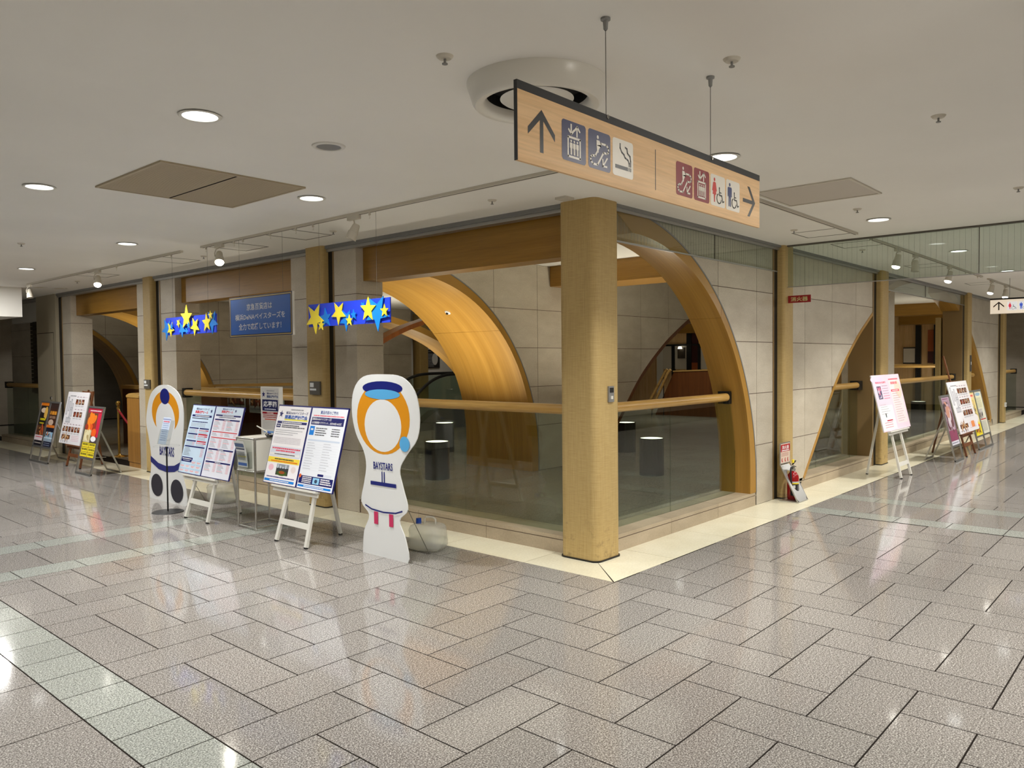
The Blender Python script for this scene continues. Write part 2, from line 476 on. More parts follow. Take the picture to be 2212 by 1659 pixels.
    def build(s, name, parent, M_, mat='print'):
        me = bpy.data.meshes.new(name)
        me.from_pydata([tuple(M_ @ Vector(v)) for v in s.v], [], s.f)
        at = me.color_attributes.new('Col', 'FLOAT_COLOR', 'CORNER')
        i = 0
        for p_, c_ in zip(me.polygons, s.c):
            for _ in range(p_.loop_total):
                at.data[i].color = c_; i += 1
        me.materials.append(MATS[mat])
        return ob(name, me, parent)
def basis(o, u, v):
    u = Vector(u).normalized(); v = Vector(v).normalized(); n = u.cross(v)
    return Matrix(((u.x, v.x, n.x, o[0]), (u.y, v.y, n.y, o[1]), (u.z, v.z, n.z, o[2]), (0, 0, 0, 1)))
WHITE = rgb(240, 240, 240); NAVY = rgb(24, 28, 104); RED = rgb(214, 36, 54); BLK = rgb(16, 14, 12); GREY = rgb(150, 150, 158); LBLUE = rgb(206, 228, 248)
SKY = rgb(20, 132, 226); YEL = rgb(250, 226, 60); PALE = rgb(236, 238, 250)
FOOD = [rgb(96, 60, 40), rgb(180, 110, 60), rgb(206, 160, 110), rgb(120, 40, 34), rgb(230, 214, 190), rgb(70, 44, 34), rgb(160, 66, 44)]

# ================================================================== STRUCTURE
# ---------------- floor: herringbone granite with grey bands
UNIT = 0.3; GX, GY = -0.0935, -0.171; GAP = 0.0075
BX, BY = -0.42, -0.46            # outer edges of the cream border
floor = struct('floor', B(-9, 23, -8, 20, -0.12, -0.0018), 'joint')
tiles = []                        # (distance, polygon, material)
def rect_poly(x0, x1, y0, y1): return [(x0,y0),(x1,y0),(x1,y1),(x0,y1)]
def shrink(x0, x1, y0, y1): return (x0+GAP/2, x1-GAP/2, y0+GAP/2, y1-GAP/2)
def add_tile(x0, x1, y0, y1, mat):
    if x1-x0 < 0.03 or y1-y0 < 0.03: return
    tiles.append((shrink(x0, x1, y0, y1), mat))
def add_zone(zx0, zx1, zy0, zy1):
    for i in range(int((zx0-GX)/UNIT)-3, int((zx1-GX)/UNIT)+3):
        for j in range(int((zy0-GY)/UNIT)-3, int((zy1-GY)/UNIT)+3):
            k = (i-j+1) % 4
            if k == 3: t = (GX+i*UNIT, GX+(i+1)*UNIT, GY+j*UNIT, GY+(j+2)*UNIT)
            elif k == 0: t = (GX+i*UNIT, GX+(i+2)*UNIT, GY+j*UNIT, GY+(j+1)*UNIT)
            else: continue
            x0, x1, y0, y1 = max(t[0], zx0), min(t[1], zx1), max(t[2], zy0), min(t[3], zy1)
            if x1 <= x0 or y1 <= y0: continue
            if x1 > BX and y1 > BY:           # touches the border corner: keep only what lies outside it
                if x0 < BX: add_tile(x0, BX, y0, y1, 'granite')
                if y0 < BY and x1 > BX: add_tile(max(x0, BX), x1, y0, BY, 'granite')
                continue
            add_tile(x0, x1, y0, y1, 'granite')
add_zone(-3.39, 2.93, -5.6, 2.93)                     # the corner itself
add_zone(-7.0, BX, 4.17, 15.0)                        # down the left corridor
add_zone(4.17, 20.0, -5.6, BY)                        # down the right corridor
# paired grey bands across both corridors and the row between them
for a0, a1, mat, st in ((2.93, 3.22, 'granite_grey', 0.45), (3.22, 3.88, 'granite', 0.6), (3.88, 4.17, 'granite_grey', 0.45)):
    x = BX
    while x > -7.0:
        add_tile(x-st, x, a0, a1, mat); x -= st
    y = BY
    while y > -5.6:
        add_tile(a0, a1, y-st, y, mat); y -= st
# grey band along the left corridor and the big slabs beyond it
for k in range(-18, 11):
    y = GY+k*UNIT
    add_tile(-3.69, -3.39, y, y+UNIT, 'granite_grey')
for k in range(-9, 6):
    y = GY+0.3+k*2*UNIT
    for q in range(3):
        add_tile(-3.69-(q+1)*1.2, -3.69-q*1.2, y, y+2*UNIT, 'granite')
def vis(t):
    cx, cy = (t[0][0]+t[0][1])/2, (t[0][2]+t[0][3])/2
    d = Vector((cx, cy, 0))-CAM
    dep = d.dot(f_)
    if dep < 0.5: return 1e6
    px = abs(d.dot(r2)/dep*FPX)
    pyv = 829.5-d.dot(u2)/dep*FPX
    out = 0 if (px < 1200 and pyv < 1760) else 1e4
    return dep+out
tiles.sort(key=vis)
shared = {}
rest = {'granite': G(), 'granite_grey': G()}
TZ = -0.02
for n, (t, mat) in enumerate(tiles):
    w, d = round(t[1]-t[0], 4), round(t[3]-t[2], 4)
    if n < 300:
        key = (w, d, mat)
        if key not in shared:
            shared[key] = B(-w/2, w/2, -d/2, d/2, TZ, 0).mesh('floor_tile', mat)
        o = ob('floor_tile', shared[key], floor); o.location = ((t[0]+t[1])/2, (t[2]+t[3])/2, 0)
    else:
        rest[mat].box(t[0], t[1], t[2], t[3], TZ, 0)
for mat in rest:
    o = rest[mat].build('floor_tile_field', mat, floor); o['kind'] = 'stuff'

# ---------------- cream border strips with a mitred corner, stone curbs
def slab_run(name, cells, mat, z0, z1):
    root = struct(name, cells[0], 'wall_joint')
    return root
trim1 = struct('trim_1', B(BX+0.01, 0.02, 0.0, 15.0, -0.04, -0.0015), 'wall_joint')
trim2 = struct('trim_2', B(0.0, 20.0, BY+0.01, 0.02, -0.04, -0.0015), 'wall_joint')
def slab(poly, parent): G().prism(poly, 'z', -0.02, 0.0).build('border_slab', 'limestone_cream', parent)
g = 0.0025
slab([(BX, BY+0.008), (BX, 0.38-g), (0.01, 0.38-g), (0.01, 0.012)], trim1)
slab([(BX+0.008, BY), (0.42-g, BY), (0.42-g, 0.01), (0.012, 0.01)], trim2)
y = 0.38
while y < 14.5:
    slab(rect_poly(BX, 0.01, y+g, y+0.92-g), trim1); y += 0.92
x = 0.42
while x < 19.5:
    slab(rect_poly(x+g, x+0.95-g, BY, 0.01), trim2); x += 0.95
CURB_H = 0.14
def curb(name, axis, a0, a1, step=0.9):
    if axis == 'y': root = struct(name, B(0.003, 0.3, a0, a1, 0, CURB_H-0.003), 'wall_joint')
    else: root = struct(name, B(a0, a1, 0.003, 0.3, 0, CURB_H-0.003), 'wall_joint')
    a = a0
    while a < a1-0.05:
        b_ = min(a+step, a1); q = 0.002
        # block with a shallow groove under the top edge
        prof = [(0, 0), (0, CURB_H-0.038), (0.006, CURB_H-0.036), (0.006, CURB_H-0.032), (0, CURB_H-0.03), (0, CURB_H), (0.31, CURB_H), (0.31, 0)]
        gg = G()
        if axis == 'y': gg.prism(prof, 'y', a+q, b_-q)
        else: gg.prism(prof, 'x', a+q, b_-q)
        gg.build('curb_block', 'curb_stone', root); a = b_
    return root
curb('trim_3', 'y', 0.28, 3.0)
curb('trim_4', 'y', 4.2, 7.07)
curb('trim_5', 'y', 12.51, 15.0)
curb('trim_6', 'x', 0.27, 2.94)
curb('trim_7', 'x', 4.12, 6.8)
curb('trim_8', 'x', 7.3, 12.27)
curb('trim_9', 'x', 12.78, 15.3)
curb('trim_10', 'x', 16.41, 19.0)

# ---------------- ceilings
ceiling = struct('ceiling', G().box(-9, 0.1, -8, 20, CZ, 3.05).box(0.1, 23, -8, 0.1, CZ, 3.05).box(0.1, 23, 0.1, 20, IZ, 3.05), 'ceiling_paint')
# outer shell of the corridors, out of view
struct('wall_outer', G().box(-9.1, -9, -8, 20, -0.1, 3).box(-9, 23, -8.1, -8, -0.1, 3), 'outer_paint')
struct('wall_far', G().box(-9, 23, 20, 20.1, -0.1, 3).box(23, 23.1, -8, 20, -0.1, 3), 'limestone')

# ---------------- stone courses
COURSE = [0.0, 0.64, 1.195, 1.74, 2.275, CZ]
def pilaster(root, y0, y1, x1=0.345):
    q = 0.0032
    for z0, z1 in zip(COURSE[:-1], COURSE[1:]):
        B(0.0, x1, y0, y1, z0+q, z1-q if z1 < CZ else CZ).build('stone_block', 'limestone', root)
PIL = [(3.0, 3.38), (3.84, 4.2), (7.07, 7.52), (7.95, 8.3), (10.97, 11.36)]
gw = G()
for a, b_ in PIL: gw.box(0.0025, 0.342, a+0.0025, b_-0.0025, 0, CZ)
gw.box(0.10, 0.339, 11.53, 12.5, 0, CZ)
wall_left = struct('wall_left', gw, 'wall_joint')
for a, b_ in PIL: pilaster(wall_left, a, b_)

OC, OR_ = (0.349, 0.229), 2.573
IC, IR_ = (0.555, 0.387), 2.231
def arcs(s, n=30, zb=0.0):
    O_ = [(OC[0]+OR_+s, zb)]; I_ = [(IC[0]+IR_+s, zb)]
    for k in range(n+1):
        a = math.radians(92.0*k/n); O_.append((OC[0]+OR_*math.cos(a)+s, OC[1]+OR_*math.sin(a)))
        a = math.radians(90.0*k/n); I_.append((IC[0]+IR_*math.cos(a)+s, IC[1]+IR_*math.sin(a)))
    return O_, I_
AR2 = [(4.10, 0.0), (4.235, 0.151), (4.748, 0.683), (5.227, 1.185), (5.65, 1.53), (6.144, 1.861), (6.511, 2.06), (6.883, 2.247), (7.3, 2.42), (7.8, 2.57), (8.4, 2.70), (9.2, 2.80)]
def smoothpts(P, k=4):
    out = []
    for i in range(len(P)-1):
        p0 = P[max(i-1, 0)]; p1 = P[i]; p2 = P[i+1]; p3 = P[min(i+2, len(P)-1)]
        for j in range(k):
            t = j/k
            out.append(tuple(0.5*((2*p1[c])+(-p0[c]+p2[c])*t+(2*p0[c]-5*p1[c]+4*p2[c]-p3[c])*t*t+(-p0[c]+3*p1[c]-3*p2[c]+p3[c])*t**3) for c in (0, 1)))
    return out+[P[-1]]
AR2 = smoothpts(AR2)
def panels(root, region, y0, xs, zs, name='stone_panel', mat='limestone', th=0.03):
    q = 0.0035
    for xa, xb in zip(xs[:-1], xs[1:]):
        for za, zb in zip(zs[:-1], zs[1:]):
            P = clip(region, xa+q, xb-q, za+q, zb-q)
            if len(P) >= 3 and parea(P) > 0.002:
                G().prism(P, 'y', y0, y0+th).build(name, mat, root)
# right wall: stone beside the first arch, stone before the second, stone after the third
O0, I0 = arcs(0.0)
regR1 = O0+[(0.26, 2.80), (0.26, CZ), (3.36, CZ), (3.36, 0)]
c2 = [p_ for p_ in AR2 if p_[0] < 6.80]
regR2 = [(3.86, 0), (3.86, CZ), (6.80, CZ), (6.80, 2.205)]+c2[::-1]
AR3 = smoothpts([(11.2, 2.75), (12.2, 2.45), (13.0, 2.075), (13.5, 1.76), (14.049, 1.33), (14.565, 0.85), (15.0, 0.40), (15.30, 0.0)])
c3 = [p_ for p_ in AR3 if p_[0] > 12.78]
regR4 = [(12.78, CZ), (15.85, CZ), (15.85, 0)]+c3[::-1]
gw = G()
for R in (regR1, regR2, regR4): gw.prism(R, 'y', 0.0025, 0.345)
wall_right = struct('wall_right', gw, 'wall_joint')
panels(wall_right, regR1, 0.0, [0.26, 1.2, 2.076, 2.951, 3.36], COURSE)
panels(wall_right, regR2, 0.0, [3.86, 4.28, 5.18, 6.09, 6.80], COURSE)
panels(wall_right, regR4, 0.0, [12.78, 13.4, 14.15, 14.9, 15.85], COURSE)
# thick portal walls inside
def portal(name, y0, y1, s, x1, mirror):
    O_, I_ = arcs(s)
    P = list(O_)+[(0.36, 2.80), (0.36, IZ)]
    if mirror is not None:
        M2 = [(a+mirror, z) for a, z in AR2]
        P += [(M2[-1][0], IZ)]+M2[::-1]
    else: P += [(x1, IZ), (x1, 0)]
    root = struct(name, G().prism(P, 'y', y0+0.0025, y1), 'wall_joint')
    xs = [0.36, 0.82, 1.72, 2.62, 3.52, 4.42, 5.32, 6.22, 7.12, 8.02, 8.92, 9.9]
    panels(root, P, y0, xs, COURSE[:-1]+[IZ])
    return root
portal('wall_portal_1', 3.50, 4.80, 0.59, 0, 0.86)
portal('wall_portal_2', 12.57, 13.6, 0.59, 6.5, None)
portal('wall_portal_3', 16.4, 17.4, 0.59, 6.5, None)
# interior floor
fin = struct('floor_inner', B(0.31, 22.9, 0.31, 19.9, -0.10, -0.0015), 'joint')
me_t = B(-0.298, 0.298, -0.298, 0.298, -0.02, 0).mesh('floor_tile', 'granite_inner')
for i in range(15):
    for j in range(16):
        o = ob('floor_tile', me_t, fin); o.location = (0.61+0.6*i, 0.61+0.6*j, 0)
gf = G()
for i in range(38):
    for j in range(33):
        if i < 15 and j < 16: continue
        cx, cy = 0.61+0.6*i, 0.61+0.6*j
        if cx < 22.5 and cy < 19.5: gf.box(cx-0.298, cx+0.298, cy-0.298, cy+0.298, -0.02, 0)
gf.build('floor_tile_field', 'granite_inner', fin)['kind'] = 'stuff'

# ---------------- cloth-covered posts
def rounded(x0, x1, y0, y1, r, n=6):
    pts = []
    for cx, cy, a0 in ((x1-r, y1-r, 0), (x0+r, y1-r, 90), (x0+r, y0+r, 180), (x1-r, y0+r, 270)):
        for k in range(n+1):
            a = math.radians(a0+90*k/n); pts.append((cx+r*math.cos(a), cy+r*math.sin(a)))
    return pts
def post(label, x0, x1, y0, y1, r=0.035):
    t = thing('post', label, 'post', ((x0+x1)/2, (y0+y1)/2, 0))
    hx, hy = (x1-x0)/2, (y1-y0)/2
    G().prism(rounded(-hx, hx, -hy, hy, r), 'z', 0.012, CZ).build('shaft', 'post_cloth', t, 30)
    G().prism(rounded(-hx-0.004, hx+0.004, -hy-0.004, hy+0.004, r), 'z', 0.0, 0.012).build('base_gap', 'black', t)
    return t
corner = thing('corner_column', 'large square cream cloth-covered corner column with rounded edge below the hanging sign', 'column', (0.08, 0.10, 0))
G().prism(rounded(-0.168, 0.168, -0.182, 0.182, 0.062, 8), 'z', 0.012, CZ).build('shaft', 'post_cloth', corner, 30)
G().prism(rounded(-0.176, 0.176, -0.19, 0.19, 0.062, 8), 'z', 0.0, 0.012).build('base_gap', 'black', corner)
kp = thing('keypad', 'small silver wall keypad on the corner column', 'keypad', (0.099, -0.083, 1.30))
B(-0.035, 0.035, -0.014, 0, -0.062, 0.062).build('housing', 'alu_dull', kp)
B(-0.024, 0.024, -0.017, -0.014, 0.012, 0.05).build('display', 'black', kp)
B(-0.012, 0.012, -0.02, -0.014, -0.04, -0.015).build('key', 'white_metal', kp)
post('cream cloth post behind the double poster easel nearest the corner column', -0.085, 0.338, 3.475, 3.80)
post('cream cloth post behind the cut-out standee with the brochure stand', -0.085, 0.338, 7.65, 7.925)
post('cream cloth post behind the fire extinguisher', 3.473, 3.74, -0.085, 0.338)
post('cream cloth post behind the pink poster board', 6.95, 7.28, -0.085, 0.338)
post('cream cloth post with a small switch plate beyond the pink poster board', 12.46, 12.74, -0.085, 0.338)
post('farthest cream cloth post below the lit sign at the right edge', 16.08, 16.36, -0.085, 0.338)
cb = thing('wall_cabinet', 'tall pale wall cabinet with a plain door left of the floor guide easel', 'cabinet', (0.0, 12.0, 0))
B(-0.06, 0.099, -0.48, 0.5, 0, CZ).build('body', 'cabinet_paint', cb)
B(-0.066, -0.06, -0.36, 0.46, 0.1, 2.13).build('door', 'cabinet_paint', cb)
B(-0.062, -0.0595, -0.37, 0.47, 0.09, 2.14).build('door_gap', 'joint', cb)
G().lathe([(0, 0.02), (0.03, 0.018), (0.035, 0)], (0,0,0), 16, Matrix.Rotation(-PI/2, 4, 'Y')).xf(Matrix.Translation((-0.066, -0.2, 0.97))).build('lock', 'chrome', cb)
# black shutter guide slots and bronze frames beside the posts
def guide(label, axis, a0, a1, f0, f1):
    t = thing('shutter_guide', label, 'shutter guide', (0, 0, 0))
    if axis == 'y':
        B(-0.004, 0.12, a0, a1, 0, CZ).build('slot', 'black', t); B(0.121, 0.338, a0, a1, 0, CZ).build('inner_jamb', 'post_cloth', t); B(-0.006, 0.338, f0, f1, 0, CZ).build('frame', 'bronze', t)
    else:
        B(a0, a1, -0.004, 0.12, 0, CZ).build('slot', 'black', t); B(a0, a1, 0.121, 0.338, 0, CZ).build('inner_jamb', 'post_cloth', t); B(f0, f1, -0.006, 0.338, 0, CZ).build('frame', 'bronze', t)
guide('black shutter guide slot beside the post behind the nearest double poster easel', 'y', 3.40, 3.474, 3.381, 3.40)
guide('black shutter guide slot beside the post behind the brochure stand', 'y', 7.55, 7.649, 7.521, 7.55)
guide('black shutter guide slot beside the pale wall cabinet', 'y', 11.39, 11.519, 11.361, 11.39)
guide('black shutter guide slot beside the post behind the fire extinguisher', 'x', 3.385, 3.472, 3.362, 3.385)
guide('black shutter guide slot beside the post behind the pink poster board', 'x', 6.845, 6.949, 6.802, 6.845)
guide('black shutter guide slot beside the post with the switch plate', 'x', 12.31, 12.459, 12.27, 12.31)
guide('black shutter guide slot beside the farthest post at right', 'x', 15.9, 16.079, 15.86, 15.9)
def track_rail(label, axis, a0, a1):
    t = thing('shutter_rail', label, 'shutter rail', (0, 0, 0))
    if axis == 'y':
        B(-0.05, 0.08, a0, a1, 2.775, CZ).build('housing', 'alu_dull', t); B(-0.03, 0.06, a0, a1, 2.745, 2.775).build('lip', 'alu', t)
    else:
        B(a0, a1, -0.05, 0.08, 2.785, CZ).build('housing', 'alu_dull', t); B(a0, a1, -0.03, -0.01, 2.76, 2.785).build('lip', 'alu', t)
track_rail('grey shutter rail under the ceiling left of the corner column', 'y', 0.285, 3.47)
track_rail('grey shutter rail under the ceiling above the blue hanging sign', 'y', 3.81, 7.645)
track_rail('grey shutter rail under the ceiling above the roped entrance', 'y', 7.93, 11.51)
track_rail('grey shutter rail at the far left behind the dropped soffit', 'y', 12.51, 15.0)
track_rail('grey shutter rail under the ceiling right of the corner column', 'x', 0.255, 3.468)
track_rail('grey shutter rail under the ceiling above the red extinguisher sign', 'x', 3.75, 6.945)
track_rail('grey shutter rail under the ceiling above the far wide glass bay', 'x', 7.29, 12.455)
track_rail('grey shutter rail under the ceiling behind the lit sign', 'x', 12.75, 16.07)

# ---------------- wooden beams and arches
def beam(label, x0, x1, y0, y1, z0, z1, mat):
    return tag(B(x0, x1, y0, y1, z0, z1).build('wooden_beam', mat), label, 'beam')
beam('long brown wooden beam under the ceiling left of the corner column', 0.09, 0.31, 0.29, 2.995, 2.41, CZ, 'beam_wood_y')
beam('brown wooden beam under the ceiling above the blue hanging sign', 0.09, 0.31, 4.205, 7.065, 2.41, CZ, 'beam_wood_y')
beam('brown wooden beam under the ceiling above the roped entrance', 0.09, 0.31, 8.305, 10.965, 2.41, CZ, 'beam_wood_y')
beam('deep wooden beam with lit underside seen through the right glass arch', 3.8, 4.5, 0.35, 3.49, 2.62, IZ, 'beam_wood_y')
beam('wooden beam with lit underside deep inside the far wide bay', 16.7, 17.4, 0.6, 6.0, 2.62, IZ, 'beam_wood_y')
def arch(label, s, y0, y1, zb):
    O_, I_ = arcs(s, 36, zb)
    t = thing('wooden_arch', label, 'arch', (0, 0, 0))
    k = 20
    G().strip(O_[:k], I_[:k], 'y', y0, y1).build('lower_segment', 'arch_wood', t, 25)
    G().strip([(O_[k-1][0]+(O_[k][0]-O_[k-1][0])*0.06, O_[k-1][1]+(O_[k][1]-O_[k-1][1])*0.06)]+O_[k:], [(I_[k-1][0]+(I_[k][0]-I_[k-1][0])*0.06, I_[k-1][1]+(I_[k][1]-I_[k-1][1])*0.06)]+I_[k:], 'y', y0, y1).build('upper_segment', 'arch_wood', t, 25)
    # thin grey reveal strip on the outside
    Oe = [(OC[0]+(p_[0]-s-OC[0])*1.006+s, OC[1]+(p_[1]-OC[1])*1.006 if p_[1] > OC[1] else p_[1]) for p_ in O_]
    G().strip(Oe, O_, 'y', y0-0.004, y0+0.02).build('reveal', 'alu_dull', t, 25)
    return t
arch('wooden half arch set in the stone wall right of the corner column', 0.0, -0.004, 0.345, CURB_H)
arch('broad golden wooden arch lit from below left of the corner column', 0.59, 3.496, 4.80, 0.0)
arch('wooden arch seen through the bay behind the blue hanging sign', 0.59, 12.566, 13.6, 0.0)
arch('wooden arch against pale stone seen through the roped entrance', 0.59, 16.396, 17.4, 0.0)
def edge(label, P, y0, y1, w=0.045, mat='arch_wood', side=1):
    Q_ = []
    for i, p_ in enumerate(P):
        a = P[max(i-1, 0)]; b_ = P[min(i+1, len(P)-1)]
        d = Vector((b_[0]-a[0], b_[1]-a[1])).normalized(); Q_.append((p_[0]+side*d.y*w, p_[1]-side*d.x*w))
    return tag(G().strip(P, Q_, 'y', y0, y1).build('arch_edge', mat, None, 25), label, 'arch')
edge('slim wooden arch edge rising from beside the fire extinguisher', [p_ for p_ in AR2 if CURB_H < p_[1] and p_[0] < 6.80], -0.006, 0.345)
edge('slim wooden arch edge rising inside behind the right glass arch', [(a+0.86, z) for a, z in AR2], 3.492, 4.80, 0.06, 'dark_wood')
edge('broad wooden arch edge falling beyond the post with the switch plate', [p_ for p_ in AR3 if CURB_H < p_[1] and p_[0] > 12.78], -0.006, 0.345, 0.16, 'arch_wood', 1)
edge('upper end of the wooden arch above the far wide bay on the left', [p_ for p_ in AR2 if p_[0] > 7.3], 0.03, 0.345, 0.10, 'arch_wood', -1)
edge('upper end of the wooden arch above the far wide bay on the right', [p_ for p_ in AR3 if p_[0] < 12.26], 0.03, 0.345, 0.16, 'arch_wood', -1)
far = smoothpts([(4.3, 2.36), (4.9, 2.235), (5.347, 2.12), (5.873, 1.93), (6.25, 1.73), (6.7, 1.40), (7.05, 1.02), (7.3, 0.5), (7.4, 0.0)])
edge('far lit golden arch seen beyond the broad golden arch', far, 8.0, 8.6, 0.12, 'arch_wood', -1)
dk = smoothpts([(3.2, 1.45), (3.8, 1.83), (4.402, 2.10), (4.918, 2.26), (5.40, 2.39), (6.0, 2.52), (6.8, 2.64)])
edge('dark brown arch crossing behind the broad golden arch', dk, 7.4, 7.7, 0.085, 'dark_wood', -1)

# ---------------- glass balustrades and hand rails
def balustrade(label, axis, cuts, z1=1.12, z0=CURB_H, at=0.12):
    t = thing('glass_balustrade', label, 'balustrade', (0, 0, 0))
    for a, b_ in zip(cuts[:-1], cuts[1:]):
        if axis == 'y': B(at, at+0.012, a+0.004, b_-0.004, z0, z1).build('glass_pane', 'balustrade_glass', t)
        else: B(a+0.004, b_-0.004, at, at+0.012, z0, z1).build('glass_pane', 'balustrade_glass', t)
    return t
balustrade('glass balustrade panes left of the corner column', 'y', [0.285, 1.56, 2.99])
balustrade('glass balustrade panes behind the two poster easels', 'y', [4.21, 5.6, 7.06])
balustrade('glass balustrade panes at the far left edge', 'y', [12.52, 13.7, 15.0])
balustrade('glass balustrade panes under the arch right of the corner column', 'x', [0.26, 1.437, 2.78], 1.12, CURB_H, 0.16)
balustrade('glass balustrade panes beside the fire extinguisher stand', 'x', [4.25, 5.19, 6.47, 6.79], 1.12, CURB_H, 0.2)
balustrade('glass balustrade panes in the far wide bay', 'x', [7.31, 8.6, 10.06, 11.3, 12.11])
balustrade('glass balustrade panes at the far right end', 'x', [16.42, 17.69, 19.0])
def rail(label, axis, a0, a1, plate0, plate1, at=0.10, z=1.165, r=0.042):
    t = thing('handrail', label, 'handrail', (0, 0, 0))
    if axis == 'y': P = [(at, a0, z), (at, a1, z)]
    else: P = [(a0, at, z), (a1, at, z)]
    G().tube(P, r, 20).build('rail', 'rail_wood_'+axis, t, 40)
    if plate0 is not None:
        if axis == 'y': B(at-0.03, at+0.09, plate0, plate1, z-0.07, z+0.06).build('wall_plate', 'black', t)
        else: B(plate0, plate1, at-0.03, at+0.09, z-0.07, z+0.06).build('wall_plate', 'black', t)
    return t
rail('round wooden handrail left of the corner column', 'y', 0.285, 2.94, 2.94, 2.998)
rail('round wooden handrail behind the two poster easels', 'y', 4.205, 7.0, 7.0, 7.068)
rail('round wooden handrail at the far left edge', 'y', 12.51, 14.8, 14.8, 14.95)
rail('round wooden handrail under the arch right of the corner column', 'x', 0.255, 2.56, 2.56, 2.63, 0.16)
rail('short wooden handrail left of the pink poster board', 'x', 5.23, 6.62, 6.62, 6.79, 0.16)
rail('long wooden handrail behind the right-hand poster stands', 'x', 7.27, 11.95, 11.95, 12.13)
rail('short wooden handrail beyond the switch-plate post', 'x', 12.79, 13.75, None, None)
rail('wooden handrail at the far right end', 'x', 16.41, 18.55, 18.55, 18.75)

# ---------------- smoke barrier glass
def barrier(label, axis, at, cuts, z0, z1, wires=0.0):
    t = thing('smoke_barrier', label, 'glass barrier', (0, 0, 0))
    lo, hi = min(cuts), max(cuts)
    for a, b_ in zip(cuts[:-1], cuts[1:]):
        a, b_ = min(a, b_), max(a, b_)
        if axis == 'x': B(a+0.003, b_-0.003, at, at+0.008, z0, z1).build('glass_pane', 'smoke_glass', t)
        else: B(at, at+0.008, a+0.003, b_-0.003, z0, z1).build('glass_pane', 'smoke_glass', t)
    for c_ in cuts[1:-1]:
        if axis == 'x': B(c_-0.003, c_+0.003, at-0.002, at+0.01, z0, z1).build('joint_strip', 'grey_box', t)
        else: B(at-0.002, at+0.01, c_-0.003, c_+0.003, z0, z1).build('joint_strip', 'grey_box', t)
    if axis == 'x': B(lo, hi, at-0.006, at+0.014, z0-0.012, z0).build('bottom_channel', 'alu', t)
    else:
        B(at-0.006, at+0.014, lo, hi, z0-0.008, z0).build('bottom_channel', 'alu', t)
        B(at-0.02, at+0.03, lo, hi, z1-0.005, CZ).build('top_channel', 'grey_box', t)
    if wires:
        g_ = G(); a = lo+wires/2
        while a < hi:
            if axis == 'x': g_.box(a-0.0006, a+0.0006, at+0.0035, at+0.0047, z0, z1)
            else: g_.box(at+0.0035, at+0.0047, a-0.0006, a+0.0006, z0, z1)
            a += wires
        g_.build('wire_inlay', 'mesh_wire', t)['kind'] = 'stuff'
    return t
barrier('wired glass smoke barrier above the arch right of the corner column', 'x', -0.005, [0.26, 2.0, 3.465], 2.53, 2.785, 0.05)
barrier('wired glass smoke barrier above the far wide bay', 'x', -0.005, [7.29, 9.6, 12.45], 2.57, 2.785, 0.05)
barrier('wired glass smoke barrier hanging across the right corridor', 'y', 3.55, [-0.09, -1.94, -3.8, -5.65], 2.355, 2.80, 0.05)

# ================================================================== CEILING FIXTURES
DLCOL = (1.0, 0.985, 0.945)
def downlight_proto():
    t = thing('downlight', '', 'downlight', (0, 0, 0))
    G().lathe([(0.082, 0.012), (0.085, -0.002), (0.098, -0.004), (0.104, 0.0)], seg=32).build('rim', 'white_metal', t, 40)
    G().disc(0.083, 0.004, seg=32).build('diffuser', 'downlight_glow', t)
    area('lamp', t, (0, 0, -0.006), 0.08, DOWN_W, DLCOL)
    return t
dl0 = downlight_proto()
DLS = [(-3.054, 0.205, 'largest lit downlight at the upper left of the ceiling'),
       (-3.067, 2.501, 'lit downlight at the left edge left of the ceiling air grille'),
       (-1.541, 1.491, 'lit downlight at the right corner of the ceiling air grille'),
       (-1.569, 4.745, 'lit downlight between the two left light tracks and the air grille'),
       (-1.594, 7.791, 'farthest lit downlight down the left corridor'),
       (-0.488, -1.328, 'lit downlight touching the top edge of the wooden hanging sign'),
       (2.526, -1.340, 'lit downlight before the glass barrier across the right corridor'),
       (5.436, -1.372, 'lit downlight seen through the glass barrier of the right corridor'),
       (8.406, -1.381, 'farthest lit downlight down the right corridor')]
OFF = [(-5.6, -4.6), (-0.49, -3.7), (2.53, -3.7), (-3.06, 4.75), (-3.06, 7.79), (5.44, -3.7), (-5.6, 0.2), (-5.6, -2.6), (-3.06, -5.6), (11.4, -1.38), (-1.59, 9.45), (14.4, -1.38), (17.4, -1.38), (8.4, -3.7), (11.4, -3.7), (14.4, -3.7)]  # unseen downlights added to brighten the corridors
for k, q in enumerate(DLS+[(a, b_, 'added unseen round downlight just outside the picture') for a, b_ in OFF]):
    t = dl0 if k == 0 else copy_tree(dl0)
    for ch in t.children:
        if ch.type == 'LIGHT':
            ch.data = ch.data.copy(); ch.data.energy = DOWN_W*(1.05 if q[0] > -0.6 else 0.85)
            if q[1] <= -3.6: ch.data.energy = DOWN_W*2.2; ch.data.spread = PI; ch.data.color = (1.0, 0.965, 0.90)     # added flood lamps standing in for light from shops across the corridor
            elif q[1] > 7 and k >= len(DLS): ch.data.energy = DOWN_W*1.9; ch.data.spread = PI
            elif q[0] < -5: ch.data.energy = DOWN_W*1.4; ch.data.spread = PI
    t.location = (q[0], q[1], CZ-0.006); t['label'] = q[2]; t['group'] = 'round ceiling downlights'
sp = thing('ceiling_speaker', 'unlit grey round ceiling speaker above right of the air grille', 'speaker', (-2.286, 0.211, CZ))
G().lathe([(0.0, -0.004), (0.07, -0.004), (0.072, -0.009), (0.092, -0.007), (0.096, 0)], seg=28).build('rim', 'white_metal', sp, 40)
G().disc(0.068, -0.006).build('mesh', 'alu_dull', sp)

